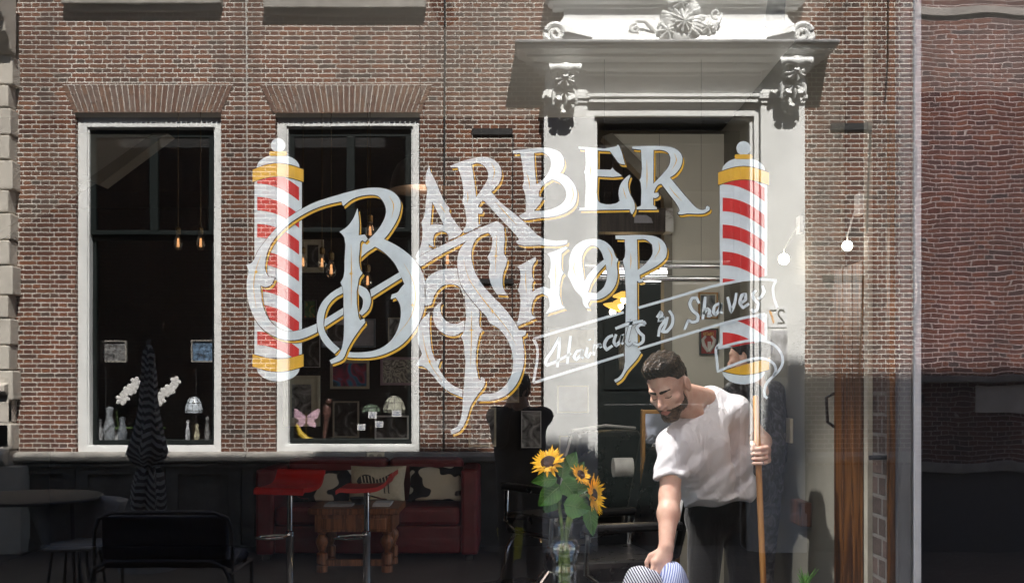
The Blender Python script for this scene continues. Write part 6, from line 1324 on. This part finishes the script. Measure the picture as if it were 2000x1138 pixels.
# closed lower-lash line of the lowered eyes
m = MB()
for s_ in (-1, 1):
    pts = []
    for t in np.linspace(0, 1, 8):
        q_ = A3((s_ * (.0185 + .025 * t), .112, -.0035 - .0035 * math.sin(math.pi * t)))
        for _ in range(30):
            dd_ = float(head_sdf(q_.reshape(1, 3))[0]); q_[1] -= dd_ * .6
        q_[1] += .0006; pts.append(hp(*q_))
    m.tube(pts, .0016, 6)
m.build('eyelashes', mat('lash', (.02, .012, .01), .7), man, smooth=True)
# t-shirt
hemn = A3((.10, -.25, -1.0)); hemp = A3(I(1410, 984, 4.42)) 
CH = (RS + LS) / 2
def shirt_f(P):
    rs = RS + A3((.012, .012, -.002)); ls = LS + A3((-.004, .0, -.004))
    d = cap(P, rs, ls, .064, .060); d = sm(d, cap(P, NB + A3((.01, .035, -.035)), ls, .062, .058), .04); d = sm(d, cap(P, NB + A3((.01, .035, -.04)), rs, .062, .064), .04)
    wl = A3(I(1363, 965, 4.42)); wr = A3(I(1440, 955, 4.46)); wf = A3(I(1402, 985, 4.34))
    d = sm(d, cap(P, rs + A3((.055, .03, -.06)), wl, .082, .080), .05); d = sm(d, cap(P, ls + A3((-.035, .02, -.06)), wr, .086, .088), .05); d = sm(d, cap(P, CH + A3((0, -.0, -.07)), wf, .10, .085), .05)
    slr = cap(P, RS, RE, .060, .064) + .0; er = RS + (RE - RS) * .66; nr = (RE - RS) / np.linalg.norm(RE - RS); slr = np.maximum(slr, plane(P, er, nr + A3((.15, 0, 0)))); d = sm(d, slr, .022)
    sll = cap(P, LS, LE, .060, .062); el = LS + (LE - LS) * .45; nl = (LE - LS) / np.linalg.norm(LE - LS); sll = np.maximum(sll, plane(P, el, nl)); d = sm(d, sll, .022)
    # draping folds that run from the shoulders to the low hem
    ax = P - rs; u = ax @ A3((.62, 0, .78)); v = ax @ A3((-.78, .2, .62)); fo = .0095 * np.sin(v * 58 + 1.5 * np.sin(u * 12)) * np.clip((1.42 - P[:, 2]) / .25, 0, 1) + .004 * np.sin(v * 120 + u * 22) * np.clip((1.40 - P[:, 2]) / .2, 0, 1)
    d = d + fo * .8 + .0022 * fbm(P, 55)
    d = np.maximum(d, plane(P, hemp, hemn) + .008 * np.sin(P[:, 0] * 34))
    # neckline: wide scoop
    neck = cap(P, hp(.0, -.02, -.04), A3(I(1362, 780, 4.26)), .064, .052); neck = sm(neck, cap(P, A3(I(1352, 790, 4.18)), A3(I(1344, 806, 4.04)), .056, .040), .03)
    d = d - .0035 * np.clip((.017 - neck) / .003, 0, 1) - .002 * np.clip((.020 + plane(P, hemp, hemn)) / .003, 0, 1) - .0025 * (np.abs(plane(P, er, nr + A3((.15, 0, 0))) + .010) < .010) * (cap(P, RS, RE, .060, .064) < .01)
    return smx(d, -neck, .006)
lo = np.stack([RS, LS, RE, LE, PV, NB]).min(0) - .16; hi = np.stack([RS, LS, RE, LE, PV, NB]).max(0) + .16
P_, F_ = surface_nets(shirt_f, lo, hi, .0055); mesh_np('t_shirt', P_, F_, cloth_mat('white_jersey', (.70, .69, .72), .007, 10), man)
# jeans and shoes
RH = A3(I(1380, 1010, 4.50)); LHp = A3(I(1446, 1010, 4.50)); RK = A3((RH[0] - .03, RH[1] - .04, .58)); LK = A3((LHp[0] + .03, LHp[1] - .02, .58)); RA = A3((RK[0] - .01, RK[1] + .08, .20)); LA = A3((LK[0] + .02, LK[1] + .08, .20))
def jean_f(P):
    d = sm(cap(P, RH, LHp, .095, .095), cap(P, PV + A3((-.05, .02, .04)), PV + A3((.06, .02, .04)), .10, .10), .05)
    for h_, k_, a_ in ((RH, RK, RA), (LHp, LK, LA)): d = sm(d, cap(P, h_, k_, .084, .060), .02); d = sm(d, cap(P, k_, a_, .060, .048), .02)
    return np.maximum(d, -(P[:, 2] - .19)) + .002 * fbm(P, 40)
P_, F_ = surface_nets(jean_f, np.stack([RH, LHp, RA, LA]).min(0) - .14, np.stack([RH, LHp, PV]).max(0) + .16, .009); mesh_np('jeans', P_, F_, cloth_mat('black_denim', (.005, .005, .006), .004, 9), man)
for a_ in (RA, LA):
    def shoe_f(P, a_=a_):
        d = sm(cap(P, a_ + A3((0, .02, -.03)), a_ + A3((0, -.17, -.045)), .045, .036), cap(P, a_ + A3((0, .01, .0)), a_ + A3((0, .02, -.03)), .045, .045), .02); return np.maximum(d, FZ + .002 - P[:, 2])
    P_, F_ = surface_nets(shoe_f, a_ - .25, a_ + .1, .01); mesh_np('shoe', P_, F_, M_black, man)
m = MB(); rg = lp(.010, .030, .029); m.tube([rg + (sd_ * math.cos(a)) * .0085 * 0 + sy_ * .0105 * math.cos(a) + sd_ * .0105 * math.sin(a) - sy_ * .003 for a in np.linspace(0, 2 * math.pi, 16)], .0016, 6); m.build('ring', mat('silver_ring', (.8, .8, .8), .15, metal=1), man, smooth=True)
# broom
br_ = empty('broom', tuple(ST1), 'orange wooden broomstick held upright in the man\'s left hand', 'broom')
MB().tube([ST0, ST0 + sd_ * .01, ST1], [.009, .0125, .0125], 14).build('broomstick', wood_mat('varnished_stick', (.32, .13, .03), (.58, .28, .07), 3), br_, smooth=True)
m = MB(); m.box(ST1[0] - .16, ST1[0] + .16, ST1[1] - .03, ST1[1] + .03, FZ + .07, FZ + .11); m.build('broom_head', M_wood, br_, bevel=.008)
m = MB(); random.seed(2)
for i in range(60): x = ST1[0] - .15 + .30 * random.random(); y = ST1[1] - .022 + .044 * random.random(); m.tube([(x, y, FZ + .07), (x + random.uniform(-.012, .012), y + random.uniform(-.015, .015), FZ)], .003, 4)
m.build('bristles', M_black, br_)
# ---- simpler standing figures
def standing(nm, base, fwd, hgt, mats, lbl, arms, head_y=0, hairlong=False, gz=0, capk=False):
    """base: ground point; fwd: facing; arms: two (elbow, wrist) offsets in body space (left, front, up, metres at 1.75 m)"""
    s = hgt / 1.75; B = frame_of(fwd, (0, 0, 1)); b0 = A3(base)
    def w(x, y, z): return b0 + B @ (A3((x, y, z)) * s)
    th = empty(nm, tuple(b0), lbl, 'person'); hc = w(0, .03, 1.62); HMm = frame_of(B @ A3((0, 1, -.12)), (0, 0, 1))
    sh = [w(.18, 0, 1.43), w(-.18, 0, 1.43)]; el = [w(*arms[0][0]), w(*arms[1][0])]; wr = [w(*arms[0][1]), w(*arms[1][1])]
    hands = []
    for k_ in range(2):
        dv = wr[k_] - el[k_]; dv /= np.linalg.norm(dv); sd2 = np.cross(dv, (0, 0, 1) if abs(dv[2]) < .8 else B[:, 0]); sd2 /= np.linalg.norm(sd2) + 1e-9; n2 = np.cross(dv, sd2)
        fs_ = [finger([wr[k_] + dv * .075 * s + sd2 * (.028 - .018 * i) * s, wr[k_] + dv * (.075 + .04 * q_) * s + sd2 * (.028 - .018 * i) * s + n2 * .008, wr[k_] + dv * (.075 + .062 * q_) * s + sd2 * (.026 - .017 * i) * s + n2 * .03], .0095 * s, .0078 * s) for i, q_ in enumerate((.95, 1.08, 1.0, .8))]
        fs_.append(finger([wr[k_] + dv * .02 * s + sd2 * .02 * s, wr[k_] + dv * .05 * s + sd2 * .048 * s + n2 * .01, wr[k_] + dv * .08 * s + sd2 * .05 * s + n2 * .024], .0115 * s, .009 * s)); hands.append((dv, sd2, fs_))
    def skin(P):
        d = head_sdf((P - hc) @ HMm / s) * s; d = sm(d, cap(P, hc - A3((0, 0, .04)), w(0, -.01, 1.44), .052 * s, .06 * s), .02)
        for k_ in range(2):
            dv, s2, fs_ = hands[k_]; d = sm(d, cap(P, el[k_] + (wr[k_] - el[k_]) * .2, wr[k_], .037 * s, .026 * s), .01); d = sm(d, cap(P, wr[k_] + dv * .02, wr[k_] + dv * .068 * s, .026 * s, .022 * s), .012)
            for g_ in fs_: d = sm(d, g_(P), .005)
        return d
    pts = np.stack([hc, *wr, *el, *sh]); P_, F_ = surface_nets(skin, pts.min(0) - .2, pts.max(0) + .2, .0062); mesh_np('body', P_, F_, M_skin, th)
    def jk(P):
        d = sm(cap(P, sh[0], sh[1], .068 * s, .068 * s), cap(P, w(.09, 0, 1.32), w(.07, 0, .98), .112 * s, .105 * s), .05); d = sm(d, cap(P, w(-.09, 0, 1.32), w(-.07, 0, .98), .112 * s, .105 * s), .05)
        for k_ in range(2): d = sm(d, cap(P, sh[k_], el[k_], .062 * s, .052 * s), .03); d = sm(d, cap(P, el[k_], el[k_] + (wr[k_] - el[k_]) * .93, .052 * s, .038 * s), .03)
        return np.maximum(d + .004 * fbm(P, 34) + .002 * fbm(P, 80, 1), w(0, 0, .90)[2] - P[:, 2])
    P_, F_ = surface_nets(jk, pts.min(0) - .25 - A3((0, 0, .35)), pts.max(0) + .2, .010); mesh_np('jacket', P_, F_, mats[0], th)
    def lg(P):
        d = cap(P, w(.07, 0, .98), w(-.07, 0, .98), .10 * s, .10 * s)
        for q_ in (1, -1): d = sm(d, cap(P, w(.09 * q_, 0, .92), w(.10 * q_, .02, .50), .085 * s, .058 * s), .02); d = sm(d, cap(P, w(.10 * q_, .02, .50), w(.10 * q_, -.01, .12), .056 * s, .045 * s), .02)
        return np.maximum(d + .003 * fbm(P, 30), w(0, 0, .07)[2] - P[:, 2])
    P_, F_ = surface_nets(lg, b0 - .35, b0 + A3((.35, .35, 1.15)), .012); mesh_np('trousers', P_, F_, mats[1], th)
    for q_ in (1, -1):
        def so2(P): return np.maximum(sm(cap(P, w(.10 * q_, -.03, .05), w(.11 * q_, .15, .035), .048, .038), cap(P, w(.10 * q_, 0, .10), w(.1 * q_, 0, .05), .05, .05), .02), b0[2] + .001 - P[:, 2])
        P_, F_ = surface_nets(so2, w(.1 * q_, .05, .05) - .2, w(.1 * q_, .05, .05) + .2, .012); mesh_np('shoe', P_, F_, M_black, th)
    def hr(P):
        Q = (P - hc) @ HMm / s; d = head_sdf(Q, False) - .014 - .002 * fbm(Q, 160); ln = np.interp(Q[:, 1], [-.12, -.03, .02, .06, .09], [-.07, -.05, .02, .05, .085]); return smx(d, (ln - Q[:, 2]) * .8, .006) * s
    P_, F_ = surface_nets(hr, hc - .17, hc + .17, .006); mesh_np('hair', P_, F_, mats[2], th)
    if capk:
        def cpf(P):
            Q = (P - hc) @ HMm / s; d = head_sdf(Q, False) - .022; d = np.maximum(d, .055 - Q[:, 2]); return np.minimum(d, ellp(Q, (0, .13, .060), (.07, .07, .008))) * s
        P_, F_ = surface_nets(cpf, hc - .2, hc + .24, .006); mesh_np('cap', P_, F_, M_black, th)
    return th, w
patt = print_mat('patterned_jacket_cloth', [(.012, .012, .015), (.05, .05, .055), (.20, .19, .21)], 26, 5, 1.5)
ax_, ay_, _ = I(1474, 0, 5.0)
standing('person', (ax_, ay_, FZ), (-.75, .66, 0), 1.76, [patt, print_mat('grey_worn_denim', [(.05, .055, .07), (.12, .125, .15), (.25, .25, .28)], 26, 5, 1), hair_mat('black_hair', (.006, .005, .005), (.02, .018, .016))], 'dark haired person in a grey patterned jacket, standing behind the barber', [((.21, -.10, 1.15), (.17, .15, 1.12)), ((-.21, -.08, 1.15), (-.17, .15, 1.12))])
ph, w = standing('person', (.055, -D0 - .26, 0), (-.12, 1, 0), 1.70, [cloth_mat('dark_navy_jacket', (.012, .014, .022), .004, 9), cloth_mat('dark_trousers', (.012, .012, .014), .004, 9), MATS.get('x') or bpy.data.materials['black_hair']], 'dark silhouette of the photographer in the street, raising a camera', [((.13, .16, 1.26), (.07, .165, 1.49)), ((-.13, .16, 1.26), (-.07, .165, 1.49))])
cm = empty('photo_camera', (.04, -D0 - .10, 1.54), 'small black camera held up in front of the photographer\'s face', 'camera')
MB().box(-.02, .11, -D0 - .115, -D0 - .075, 1.53, 1.62).build('camera_body', M_black, cm, bevel=.008)
MB().lathe([(.035, 0), (.037, .03), (.034, .045), (.026, .045), (.02, .01), (0, .01)], (.045, -D0 - .077, 1.57), 20, ax=(0, 1, 0)).build('lens', M_bl, cm, smooth=True)
